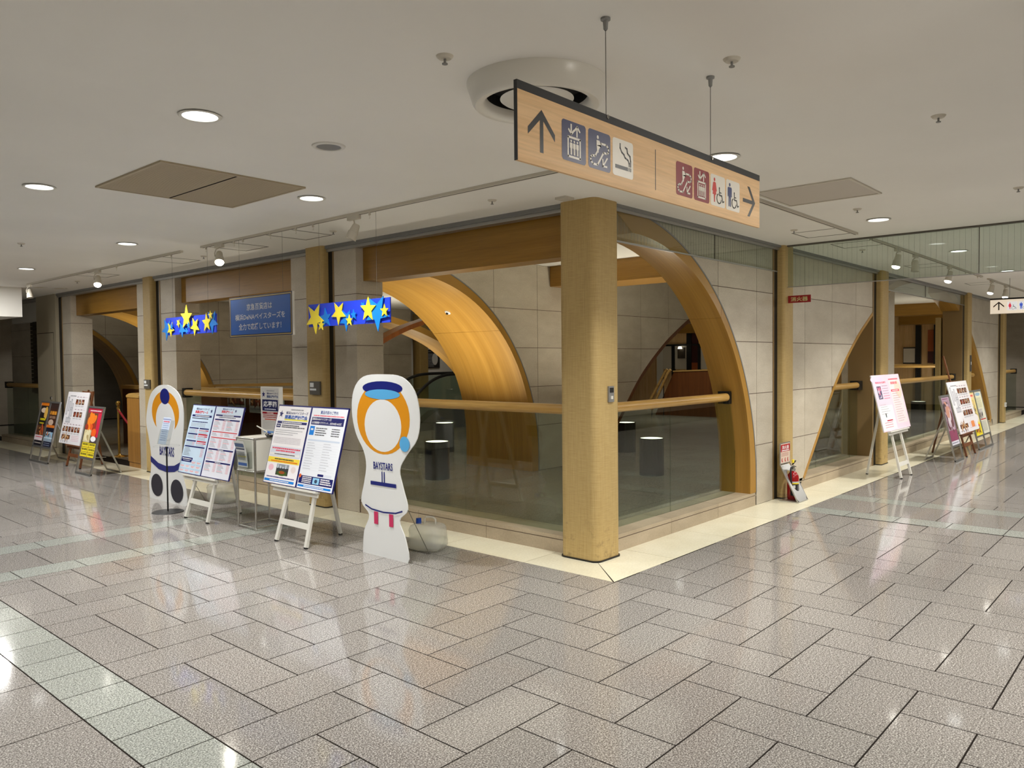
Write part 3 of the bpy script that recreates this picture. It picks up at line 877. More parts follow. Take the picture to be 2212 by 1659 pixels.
def sprinkler(x, y, label, big=1.0):
    t = thing('sprinkler', label, 'sprinkler', (x, y, CZ), 0, 'ceiling sprinkler heads')
    G().lathe([(0.0, -0.012), (0.026*big, -0.012), (0.034*big, -0.004), (0.036*big, 0)], seg=18).build('rosette', 'cream_plastic', t, 40)
    G().lathe([(0.0, -0.034), (0.012*big, -0.034), (0.012*big, -0.030), (0.005, -0.028), (0.005, -0.012)], seg=12).build('head', 'alu_dull', t)
for x, y, l in ((-2.742, -1.237, 'sprinkler head left of the round air diffuser'), (-1.912, -2.08, 'sprinkler head right of the sign hanger wires'),
                (-0.467, -2.516, 'sprinkler head at the upper right of the ceiling'), (1.862, -1.37, 'sprinkler head between the grey ceiling panel and a downlight'),
                (1.852, -2.513, 'sprinkler head at the right edge of the ceiling'), (-2.322, 5.467, 'sprinkler head at the left edge of the ceiling'),
                (-0.534, 0.569, 'sprinkler head left of the corner column top'), (-0.549, 2.612, 'sprinkler head beside the unlit spotlight'),
                (2.542, -0.562, 'sprinkler head beside the square access panel right of the sign'), (4.497, -0.582, 'sprinkler head seen through the glass barrier'),
                (-0.566, 5.112, 'sprinkler head beside the lit spotlight above the blue sign'), (-0.57, 9.0, 'sprinkler head far down the left corridor')):
    sprinkler(x, y, l)
tag(G().box(-0.27, -0.16, 0.06, 0.16, CZ-0.018, CZ).build('ceiling_sensor', 'cream_plastic'), 'small flat ceiling sensor above the corner column', 'sensor')

# round air diffuser
df = thing('air_diffuser', 'large white round air diffuser on the ceiling behind the hanging sign', 'air diffuser', (-2.235, -1.30, CZ))
G().lathe([(0.315, 0), (0.315, -0.008), (0.29, -0.085), (0.278, -0.098), (0.266, -0.1), (0.245, -0.092), (0.232, -0.075), (0.228, -0.05)], seg=64).build('outer_ring', 'white_gloss', df, 35)
G().lathe([(0.0, -0.076), (0.10, -0.078), (0.155, -0.074), (0.166, -0.066), (0.155, -0.058), (0.0, -0.05)], seg=48).build('centre_plate', 'white_gloss', df, 35)
G().lathe([(0.229, -0.05), (0.225, -0.002), (0.0, -0.002)], seg=48).build('dark_throat', 'black', df)
G().box(-0.012, 0.012, -0.012, 0.012, -0.052, 0).build('stem', 'alu_dull', df)
# square return-air grille
gr = thing('ceiling_grille', 'large square beige return-air grille in the ceiling at left', 'air grille', (-2.295, 1.71, CZ))
hw, hd = 0.513, 0.507
G().box(-hw, hw, -hd, -hd+0.018, -0.012, 0).box(-hw, hw, hd-0.018, hd, -0.012, 0).box(-hw, -hw+0.018, -hd+0.018, hd-0.018, -0.012, 0).box(hw-0.018, hw, -hd+0.018, hd-0.018, -0.012, 0).build('frame', 'grille', gr)
B(-0.006, 0.006, -hd+0.018, hd-0.018, -0.011, 0).build('divider', 'joint', gr)
B(-hw+0.018, hw-0.018, -hd+0.018, hd-0.018, -0.003, -0.001).build('backing', 'grille', gr)
for a, b_ in ((-hw+0.02, -0.007), (0.007, hw-0.02)):
    g_ = G(); y = -hd+0.022
    while y < hd-0.03:
        g_.box(a, b_, y, y+0.012, -0.010, -0.003); y += 0.0165
    o = g_.build('slat_field', 'grille', gr); o['kind'] = 'stuff'
pn = thing('ceiling_panel', 'grey rectangular ceiling panel right of the hanging sign', 'ceiling panel', (0.98, -1.365, CZ))
B(-0.325, 0.325, -0.335, 0.335, -0.005, 0).build('panel', 'grey_panel', pn)
G().box(-0.345, 0.345, -0.355, -0.335, -0.01, 0).box(-0.345, 0.345, 0.335, 0.355, -0.01, 0).box(-0.345, -0.325, -0.335, 0.335, -0.01, 0).box(0.325, 0.345, -0.335, 0.335, -0.01, 0).build('frame', 'cream_plastic', pn)
def hatch(x0, x1, y0, y1):
    w = 0.012
    G().box(x0, x1, y0, y0+w, CZ-0.002, CZ).box(x0, x1, y1-w, y1, CZ-0.002, CZ).box(x0, x0+w, y0+w, y1-w, CZ-0.002, CZ).box(x1-w, x1, y0+w, y1-w, CZ-0.002, CZ).build('access_panel', 'grey_box', ceiling)
for q in ((-0.88, -0.41, 2.82, 3.27), (-0.89, -0.43, 3.94, 4.40), (-0.92, -0.455, 7.75, 8.20), (-0.88, -0.41, 5.5, 5.95), (2.73, 3.16, -0.90, -0.46), (3.79, 4.23, -0.93, -0.465), (6.6, 7.05, -0.90, -0.46), (10.2, 10.65, -0.90, -0.46)):
    hatch(*q)

# light tracks with hooks and spotlights
def track(label, axis, a0, a1, at):
    t = thing('light_track', label, 'light track', (0, 0, 0))
    if axis == 'y':
        B(at-0.018, at+0.018, a0, a1, CZ-0.022, CZ).build('channel', 'cream_plastic', t); B(at-0.005, at+0.005, a0+0.02, a1-0.02, CZ-0.023, CZ-0.021).build('slot', 'black', t)
    else:
        B(a0, a1, at-0.018, at+0.018, CZ-0.022, CZ).build('channel', 'cream_plastic', t); B(a0+0.02, a1-0.02, at-0.005, at+0.005, CZ-0.023, CZ-0.021).build('slot', 'black', t)
    return t
TX, TY = -0.95, -0.945
t1 = track('near light track along the ceiling left of the corner column', 'y', -0.5, 4.39, TX)
t2 = track('far light track along the ceiling down the left corridor', 'y', 4.85, 9.92, TX)
t3 = track('light track along the ceiling between the hanging sign and the glass barrier', 'x', -0.5, 3.16, TY)
t4 = track('light track behind the glass barrier of the right corridor', 'x', 3.62, 9.0, TY)
t5 = track('far light track in front of the lit sign', 'x', 9.47, 14.0, TY)
for tt, ax, ys in ((t1, 'y', (1.55, 2.35, 2.62, 3.05, 3.55, 3.72, 4.3)), (t2, 'y', (5.1, 6.6)), (t4, 'x', (7.9, 8.7))):
    for y in ys:
        c_ = (TX, y) if ax == 'y' else (y, TY)
        G().box(c_[0]-0.006, c_[0]+0.006, c_[1]-0.008, c_[1]+0.008, CZ-0.045, CZ-0.022).tube([(c_[0], c_[1], CZ-0.045), (c_[0], c_[1], CZ-0.055), (c_[0]+0.006, c_[1], CZ-0.064), (c_[0], c_[1], CZ-0.072), (c_[0]-0.006, c_[1], CZ-0.066)], 0.0016, 6).build('hook', 'cream_plastic', tt)
def spotlight(label, x, y, axis, aim, lit, col=(1.0, 0.93, 0.80), watts=SPOT_W):
    t = thing('spotlight', label, 'spotlight', (x, y, CZ-0.022), 0, 'track spotlights')
    if axis == 'y': B(-0.016, 0.016, -0.075, 0.075, -0.034, 0).build('adapter', 'cream_plastic', t)
    else: B(-0.075, 0.075, -0.016, 0.016, -0.034, 0).build('adapter', 'cream_plastic', t)
    d = (Vector(aim)-Vector((x, y, CZ-0.16))).normalized()
    piv = Vector((0, 0, -0.125))
    side = d.cross(Vector((0, 0, 1))); side = side.normalized() if side.length > 0.05 else Vector((1, 0, 0))
    G().tube([(0, 0, -0.034), (side.x*0.03, side.y*0.03, -0.05), (side.x*0.045, side.y*0.045, -0.09), tuple(piv+side*0.042)], 0.006, 8).build('arm', 'cream_plastic', t, 50)
    M_ = d.to_track_quat('Z', 'Y').to_matrix().to_4x4()
    base = piv
    G().lathe([(0.0, -0.06), (0.024, -0.06), (0.03, -0.05), (0.038, 0.01), (0.042, 0.012), (0.044, 0.06), (0.047, 0.075), (0.042, 0.075), (0.03, 0.045), (0.0, 0.045)], tuple(base), 24, M_).build('head', 'cream_plastic', t, 40)
    if lit:
        G().lathe([(0.0425, 0.066), (0.043, 0.082), (0.036, 0.094), (0.02, 0.101), (0.0, 0.103)], tuple(base), 24, M_).build('lens', 'spot_glow', t, 60)
        l = bpy.data.lights.new('beam', 'SPOT'); l.energy = watts; l.color = col; l.spot_size = math.radians(62); l.spot_blend = 0.7; l.shadow_soft_size = 0.035
        o = bpy.data.objects.new('beam', l); COL.objects.link(o); o.parent = t
        o.location = base+d*0.125; o.rotation_euler = d.to_track_quat('-Z', 'Y').to_euler()
    else:
        G().disc(0.036, 0.055, tuple(base), 24, M_).build('lens', 'black', t)
    return t
spotlight('unlit white spotlight above the right-hand star banner', TX, 1.76, 'y', (-1.5, 2.3, 0.9), False)
spotlight('lit spotlight above the blue hanging sign', TX, 4.02, 'y', (-1.75, 2.6, 0.3), True)
spotlight('lit spotlight on the far left light track', TX, 7.2, 'y', (-1.6, 5.9, 0.4), True)
spotlight('unlit spotlight at the far left end of the light track', TX, 9.85, 'y', (-0.9, 9.5, 1.0), False)
spotlight('lit spotlight seen through the glass barrier nearest the red sign', 4.55, TY, 'x', (4.25, -0.55, 0.5), True)
spotlight('dark spotlight seen through the glass barrier second from the red sign', 5.28, TY, 'x', (5.1, -0.9, 1.0), False)
spotlight('glinting spotlight seen through the glass barrier third from the red sign', 6.95, TY, 'x', (6.6, -0.5, 0.6), True)
spotlight('lit spotlight at the start of the far track left of the lit sign', 9.75, TY, 'x', (9.3, -0.4, 0.3), True)
spotlight('lit spotlight directly above the lit sign', 10.95, TY, 'x', (10.6, -0.7, 0.2), True)
spotlight('added unseen spotlight brightening the wooden hanging sign from outside the picture', -2.2, -4.3, 'x', (-2.2, -1.92, 2.25), True, (1.0, 0.95, 0.86), 26.0)  # unseen lamp added to light the front of the hanging sign
ac = thing('arch_camera', 'small white camera dome on the broad golden arch', 'camera', (2.404, 4.161, 2.229))
Mq = Vector((-0.56, 0, -0.83)).to_track_quat('Z', 'Y').to_matrix().to_4x4()
G().lathe([(0.0, 0.016), (0.03, 0.014), (0.042, 0.004), (0.044, -0.004)], (0, 0, 0), 18, Mq).build('ring', 'white_board', ac, 40)
G().lathe([(0.0, 0.034), (0.014, 0.03), (0.02, 0.014)], (0, 0, 0), 14, Mq).build('dome', 'black', ac, 60)
for x, l_ in ((-0.649, 'left one of two unlit recessed downlights by the far left soffit'), (-0.355, 'right one of two unlit recessed downlights by the far left soffit')):
    t = thing('unlit_downlight', l_, 'downlight', (x, 10.39, CZ), 0, 'unlit downlights by the soffit')
    G().lathe([(0.075, -0.001), (0.08, -0.008), (0.11, -0.006), (0.115, 0)], seg=24).build('rim', 'white_metal', t, 40); G().disc(0.078, -0.003).build('lens', 'grille', t)
# dropped soffit far left
tag(B(-4.6, -0.82, 10.66, 12.4, 2.34, CZ).build('soffit_box', 'ceiling_paint'), 'pale dropped ceiling soffit at the far left edge', 'soffit')

# ================================================================== HANGING SIGNS
hs = thing('hanging_sign', 'wooden hanging direction sign with arrows and lift, escalator and toilet pictograms', 'sign', (-2.19, -1.91, 2.208))
SW = 0.895
B(-SW, SW, -0.014, -0.002, 0, 0.225).build('panel', 'sign_wood', hs)
B(-SW, SW, -0.0148, -0.0012, 0.225, 0.253).build('top_strip', 'black', hs)
B(-SW-0.002, -SW, -0.0148, -0.0012, 0, 0.253).build('end_cap', 'black', hs)
for x in (-2.587, -1.786):
    dx = x+2.19
    w_ = G().tube([(dx, -0.008, 0.253), (dx, -0.008, CZ-2.208-0.03)], 0.0016, 6).build('hanger_wire', 'wire', hs)
    G().lathe([(0.004, -0.045), (0.008, -0.04), (0.01, -0.012), (0.018, -0.008), (0.018, 0)], (dx, -0.008, CZ-2.208), 14).build('ceiling_anchor', 'alu_dull', w_)
    G().tube([(dx, -0.016, 0.238), (dx+0.004, -0.017, 0.245), (dx+0.002, -0.015, 0.254), (dx-0.003, -0.016, 0.249), (dx-0.003, -0.017, 0.24)], 0.002, 6).build('clip', 'chrome', w_)
def px_(x): return x+2.19
MS = basis((0, -0.0141, 0), (1, 0, 0), (0, 0, 1))
def piece(name, fn, parent, M_, mat='print'):
    q = Print(); fn(q); return q.build(name, parent, M_, mat)
piece('arrow', lambda P: P.poly([(px_(a), z-2.208) for a, z in ((-2.965, 2.392), (-3.035, 2.324), (-3.035, 2.300), (-2.974, 2.357), (-2.974, 2.252), (-2.956, 2.252), (-2.956, 2.357), (-2.895, 2.300), (-2.895, 2.324))], BLK), hs, MS)
piece('arrow', lambda P: P.poly([(px_(a), z-2.208) for a, z in ((-1.478, 2.3265), (-1.478, 2.309), (-1.376, 2.309), (-1.430, 2.247), (-1.406, 2.247), (-1.345, 2.318), (-1.405, 2.388), (-1.430, 2.388), (-1.376, 2.3265))], BLK), hs, MS)
piece('divider_line', lambda P: P.rect(px_(-2.260), 0.033, px_(-2.2555), 0.192, BLK), hs, MS)
IW = rgb(226, 220, 208); INAVY = rgb(44, 46, 88); IRED = rgb(134, 28, 36)
def T(u0, v0, s): return lambda a, b_: (u0+a*s, v0+b_*s)
def arrow(P, t, x, y0, y1, hw, w, col):
    s = 1 if y1 > y0 else -1
    P.line([t(x, y0), t(x, y1-s*w*0.4)], w*TS, col)
    P.line([t(x-hw, y1-s*hw*1.15), t(x, y1-s*0.02), t(x+hw, y1-s*hw*1.15)], w*TS, col)
TS = 0.137
def person(P, t, x, y, h_, col, arms=True):
    cu, cv = t(x, y+h_*0.92); P.ell(cu, cv, 0.085*h_*TS, 0.085*h_*TS, col, 12)
    a, b_ = t(x-0.15*h_, y+h_*0.42), t(x+0.15*h_, y+h_*0.80)
    P.rrect(a[0], a[1], b_[0], b_[1], 0.06*h_*TS, col)
    for s in (-1, 1):
        a, b_ = t(x+s*0.055*h_-0.045*h_, y), t(x+s*0.055*h_+0.045*h_, y+h_*0.5)
        P.rect(a[0], a[1], b_[0], b_[1], col)
def ic_lift(P, u0, v0, bg):
    t = T(u0, v0, TS); P.rrect(u0, v0, u0+TS, v0+TS, 0.012, bg)
    P.line([t(0.25, 0.12), t(0.75, 0.12), t(0.75, 0.60), t(0.25, 0.60), t(0.25, 0.12)], 0.055*TS, IW)
    for x in (0.37, 0.50, 0.63): person(P, t, x, 0.17, 0.37, IW)
    arrow(P, t, 0.38, 0.92, 0.66, 0.11, 0.055, IW); arrow(P, t, 0.62, 0.66, 0.92, 0.11, 0.055, IW)
def ic_esc(P, u0, v0, bg):
    t = T(u0, v0, TS); P.rrect(u0, v0, u0+TS, v0+TS, 0.012, bg)
    loop = [(0.30, 0.33), (0.56, 0.70), (0.80, 0.70), (0.90, 0.64), (0.91, 0.54), (0.84, 0.48), (0.68, 0.48), (0.40, 0.12), (0.20, 0.12), (0.11, 0.18), (0.10, 0.27), (0.17, 0.33), (0.30, 0.33)]
    P.line([t(*q) for q in loop], 0.055*TS, IW)
    c_ = t(0.42, 0.84); P.ell(c_[0], c_[1], 0.045*TS, 0.05*TS, IW, 12)
    P.poly([t(0.36, 0.76), t(0.36, 0.62), t(0.38, 0.44), t(0.45, 0.44), t(0.46, 0.55), t(0.56, 0.66), t(0.58, 0.61), t(0.49, 0.76)], IW)
    P.line([t(0.84, 0.36), t(0.66, 0.14)], 0.05*TS, IW); P.line([t(0.63, 0.30), t(0.65, 0.125), t(0.82, 0.13)], 0.05*TS, IW)
def ic_smoke(P, u0, v0):
    t = T(u0, v0, TS); P.rrect(u0, v0, u0+TS, v0+TS, 0.012, IW)
    a, b_ = t(0.12, 0.20), t(0.74, 0.30); P.rect(a[0], a[1], b_[0], b_[1], BLK)
    for x in (0.77, 0.85): a, b_ = t(x, 0.20), t(x+0.045, 0.30); P.rect(a[0], a[1], b_[0], b_[1], BLK)
    P.line([t(0.36, 0.88), t(0.36, 0.76), t(0.44, 0.66), t(0.54, 0.62), t(0.60, 0.54), t(0.74, 0.50), t(0.80, 0.42), t(0.80, 0.34)], 0.05*TS, BLK)
    P.line([t(0.60, 0.82), t(0.69, 0.80), t(0.72, 0.68), t(0.84, 0.62), t(0.87, 0.50), t(0.87, 0.34)], 0.045*TS, BLK)
def wheelchair(P, t, x, y, s, col):
    q = lambda a, b_: t(x+a*s, y+b_*s)
    c_ = q(0.34, 0.94); P.ell(c_[0], c_[1], 0.05*s*TS*1.4, 0.05*s*TS*1.4, col, 12)
    P.line([q(0.34, 0.86), q(0.36, 0.50), q(0.66, 0.50), q(0.80, 0.12), q(0.96, 0.18)], 0.085*s*TS, col)
    P.line([q(0.36, 0.68), q(0.58, 0.66)], 0.06*s*TS, col)
    P.line([q(0.30+0.30*math.cos(a), 0.28+0.30*math.sin(a)) for a in [math.radians(d) for d in range(115, 361, 18)]], 0.065*s*TS, col)
def ic_wc(P, u0, v0, col, woman, bg=IW):
    t = T(u0, v0, TS); P.rrect(u0, v0, u0+TS, v0+TS, 0.012, bg)
    c_ = t(0.26, 0.84); P.ell(c_[0], c_[1], 0.055*TS, 0.06*TS, col, 14)
    if woman:
        P.poly([t(0.17, 0.74), t(0.10, 0.48), t(0.15, 0.46), t(0.17, 0.52), t(0.13, 0.36), t(0.21, 0.36), t(0.23, 0.12), t(0.29, 0.12), t(0.31, 0.36), t(0.39, 0.36), t(0.35, 0.52), t(0.37, 0.46), t(0.42, 0.48), t(0.35, 0.74), t(0.30, 0.765), t(0.22, 0.765)], col)
    else:
        P.poly([t(0.14, 0.76), t(0.11, 0.72), t(0.11, 0.44), t(0.16, 0.44), t(0.17, 0.62), t(0.17, 0.12), t(0.245, 0.12), t(0.255, 0.42), t(0.265, 0.42), t(0.275, 0.12), t(0.35, 0.12), t(0.35, 0.62), t(0.36, 0.44), t(0.41, 0.44), t(0.41, 0.72), t(0.38, 0.76)], col)
    wheelchair(P, t, 0.42, 0.12, 0.52, BLK)
for fn in (lambda P: ic_lift(P, px_(-2.858), 0.045, INAVY), lambda P: ic_esc(P, px_(-2.707), 0.045, INAVY), lambda P: ic_smoke(P, px_(-2.556), 0.045),
           lambda P: ic_esc(P, px_(-2.097), 0.042, IRED), lambda P: ic_lift(P, px_(-1.948), 0.042, IRED),
           lambda P: ic_wc(P, px_(-1.798), 0.042, rgb(196, 40, 34), True), lambda P: ic_wc(P, px_(-1.650), 0.042, rgb(38, 50, 104), False)):
    piece('pictogram', fn, hs, MS)

# lit sign far right, facing along the corridor
ls = thing('lit_sign', 'backlit white hanging sign with an arrow and toilet pictograms at the right edge', 'sign', (9.70, -1.70, 2.245))
B(0, 0.06, -0.765, 0.765, 0, 0.225).build('light_box', 'white_metal', ls)
B(-0.002, 0.062, -0.765, 0.765, 0.225, 0.25).build('top_strip', 'black', ls)
for q in (-0.5, 0.5): G().tube([(0.03, q, 0.25), (0.03, q, CZ-2.245)], 0.003, 6).build('hanger_rod', 'wire', ls)
P = Print(); P.rect(-0.762, 0.002, 0.762, 0.224, rgb(240, 226, 206))
u0 = -0.765
P.poly([(u0+a, z) for a, z in ((0.122, 0.195), (0.045, 0.125), (0.045, 0.10), (0.113, 0.165), (0.113, 0.058), (0.131, 0.058), (0.131, 0.165), (0.195, 0.10), (0.195, 0.125))], BLK)
ic_wc(P, u0+0.24, 0.05, rgb(226, 56, 76), True, rgb(232, 236, 240)); ic_wc(P, u0+0.392, 0.05, rgb(60, 90, 200), False, rgb(232, 236, 240))
P.build('lit_face', ls, basis((-0.0005, 0, 0), (0, -1, 0), (0, 0, 1)), 'print_lit')

# red extinguisher flag sign
rs = thing('extinguisher_sign', 'small red projecting sign with white lettering above the fire extinguisher', 'sign', (3.56, -0.09, 2.175))
B(0, 0.012, -0.25, 0, 0, 0.08).build('plate', 'red_sign', rs)
P = Print(); P.text('消火器', 0.125, 0.04, 0.05, rgb(214, 208, 150), 0.19, 0.012)
P.build('lettering', rs, basis((-0.0005, 0, 0), (0, -1, 0), (0, 0, 1)))

# blue hanging sign
bs = thing('blue_sign', 'blue hanging sign with three lines of white lettering over the poster easels', 'sign', (TX, 3.25, 1.825))
BWd, BHt = 0.568, 0.40
B(-0.012, 0.012, -BWd, BWd, 0, BHt).build('panel', 'white_metal', bs)
P = Print()
P.rect(-BWd, 0, BWd, BHt, rgb(10, 18, 60)); P.rect(-BWd+0.012, 0.010, BWd-0.012, BHt-0.010, rgb(196, 170, 96)); P.rect(-BWd+0.02, 0.018, BWd-0.02, BHt-0.018, rgb(10, 18, 60)); P.rect(-BWd+0.03, 0.026, BWd-0.03, BHt-0.026, rgb(0, 84, 172))
LT = rgb(200, 204, 212)
P.text('京急百貨店は', 0.0, 0.29, 0.066, LT, 0.46, 0.016); P.text('横浜DeNAベイスターズを', 0.0, 0.196, 0.062, LT, 0.90, 0.016); P.text('全力で応援しています！', 0.0, 0.10, 0.066, LT, 0.77, 0.016)
P.build('lettering', bs, basis((-0.0125, 0, 0), (0, -1, 0), (0, 0, 1)))
for q in (-0.4, 0.38):
    G().tube([(0, q, BHt), (0, q, CZ-1.825-0.024)], 0.0012, 6).build('hanger_wire', 'wire', bs)

def star_banner(label, y_left, y_right, z0, z1, stars):
    yc = (y_left+y_right)/2; hw_ = (y_left-y_right)/2
    t = thing('star_banner', label, 'banner', (TX, yc, z0))
    B(-0.005, 0.005, -hw_, hw_, 0, z1-z0).build('board', 'banner_blue', t)
    for q in (-hw_*0.7, hw_*0.7): G().tube([(0, q, z1-z0), (0, q, CZ-z0-0.024)], 0.0012, 6).build('hanger_wire', 'wire', t)
    for n, (u, v, r, down, col, lay) in enumerate(stars):
        g_ = G(); rot = PI if down else 0.0
        rot += random.Random(n*3+int(abs(yc)*10)).uniform(-0.14, 0.14)
        pts = [((r if i % 2 == 0 else r*0.42)*math.sin(rot+i*PI/5), (r if i % 2 == 0 else r*0.42)*math.cos(rot+i*PI/5)) for i in range(10)]
        d0 = -0.006-0.008*lay
        g_.prism([(-(u+a), v+b_) for a, b_ in pts], 'x', d0-0.006, d0)
        g_.build('star', 'star_yellow' if col == 'y' else 'star_blue', t)
    return t
def QR(px, py): return ((px-1768)*0.001513, 0.2*(1-(py-130+(px-1393)*0.03)/215.0)+0.0)
SR = [(1468, 262, .14, 1, 'y', 1), (1568, 265, .09, 0, 'b', 0), (1537, 330, .05, 0, 'y', 2), (1700, 222, .105, 1, 'y', 1), (1765, 285, .10, 1, 'b', 0), (1805, 295, .05, 0, 'y', 2), (1838, 245, .045, 0, 'b', 1), (1925, 170, .04, 1, 'b', 1), (1973, 205, .105, 0, 'y', 2), (2045, 235, .155, 1, 'b', 1), (2112, 222, .055, 0, 'y', 2)]
star_banner('blue hanging banner with yellow and blue stars nearest the corner column', 2.434, 1.300, 1.884, 2.084, [(*QR(a, b_), r, d, c_, l) for a, b_, r, d, c_, l in SR])
def QL(px, py): return ((px-312)*0.0025, 0.197*(1-(py-265)/165.0))
SL = [(95, 372, .13, 1, 'b', 0), (138, 375, .09, 1, 'y', 1), (155, 352, .04, 0, 'b', 2), (215, 325, .05, 1, 'y', 1), (298, 280, .14, 0, 'y', 2), (250, 385, .09, 1, 'b', 1), (303, 400, .04, 1, 'b', 3), (322, 355, .04, 0, 'b', 3), (367, 365, .105, 1, 'y', 1), (472, 340, .105, 0, 'y', 1), (512, 335, .13, 1, 'b', 0), (512, 278, .05, 0, 'y', 2)]
star_banner('blue hanging banner with yellow and blue stars left of the blue sign', 5.264, 4.106, 1.890, 2.085, [(*QL(a, b_), r, d, c_, l) for a, b_, r, d, c_, l in SL])

# ================================================================== EASELS, BOARDS, STANDS
LEFT, RIGHT = -PI/2, 0.0       # facing out of the left wall / the right wall
def tilted(t, v): return (0.0, v*math.sin(t), v*math.cos(t))
def easel(name, label, loc, rz, hw, back, tilt, ledge_v, lw, legs_mat='white_metal', top_v=1.1, mast=None, back_x=0.0, fl=0.036, xl=None):
    t = thing(name, label, 'easel', loc, rz)
    tl = math.radians(tilt); L_ = lambda u, v, off=0.0: (u, v*math.sin(tl)-off*math.cos(tl)+0.03, v*math.cos(tl)+off*math.sin(tl))
    for s in (-1, 1):
        lg = G().bar(L_(s*hw, 0.012), L_(s*hw*0.72, top_v), fl, 0.024, (0, -1, 0)).build('leg', legs_mat, t)
        p_ = L_(s*hw, 0.0); B(p_[0]-fl*0.4, p_[0]+fl*0.4, p_[1]-0.012, p_[1]+0.012, 0, 0.014).build('rubber_foot', 'black_rubber', lg)
    tp = L_(0, top_v-0.05)
    rl = G().bar((back_x, back, 0.012), (tp[0], tp[1]+0.03, tp[2]), fl*0.9, 0.024, (0, -1, 0)).build('rear_leg', legs_mat, t)
    B(back_x-0.014, back_x+0.014, back-0.012, back+0.012, 0, 0.014).build('rubber_foot', 'black_rubber', rl)
    G().bar(L_(-hw*0.93, 0.18), L_(hw*0.93, 0.18), 0.02, 0.05, (0, math.sin(tl), math.cos(tl))).build('crossbar', legs_mat, t)
    G().bar(L_(-hw*0.75, top_v-0.03), L_(hw*0.75, top_v-0.03), 0.02, 0.05, (0, math.sin(tl), math.cos(tl))).build('top_bar', legs_mat, t)
    x0, x1 = xl if xl else (-lw, lw)
    G().bar(L_(x0, ledge_v-0.012, 0.026), L_(x1, ledge_v-0.012, 0.026), 0.045, 0.018, (0, math.sin(tl), math.cos(tl))).build('ledge', legs_mat, t)
    G().bar(L_(x0, ledge_v-0.04, 0.016), L_(x1, ledge_v-0.04, 0.016), 0.012, 0.03, (0, math.sin(tl), math.cos(tl))).build('ledge_rail', legs_mat, t)
    if mast: G().bar(L_(0, top_v-0.2, 0.0), L_(0, mast, 0.0), 0.035, 0.02, (0, -1, 0)).build('mast', legs_mat, t)
    return t
def board(label, loc, rz, tilt, u0, u1, v0, v1, fill, edge_mat='navy', th=0.012, off=0.028):
    t = thing('poster_board', label, 'poster board', loc, rz)
    tl = math.radians(tilt)
    n = Vector((0, -math.cos(tl), math.sin(tl))); up = Vector((0, math.sin(tl), math.cos(tl)))
    o = Vector((0, 0.03, 0))+up*v0+n*off
    g_ = G().box(u0, u1, 0, v1-v0, -th, 0)
    g_.xf(basis(o, (1, 0, 0), up)).build('panel', edge_mat, t)
    P = Print(); fill(P, u1-u0, v1-v0)
    P.build('printed_sheet', t, basis(o+Vector((u0, 0, 0))+n*0.0004, (1, 0, 0), up))
    return t

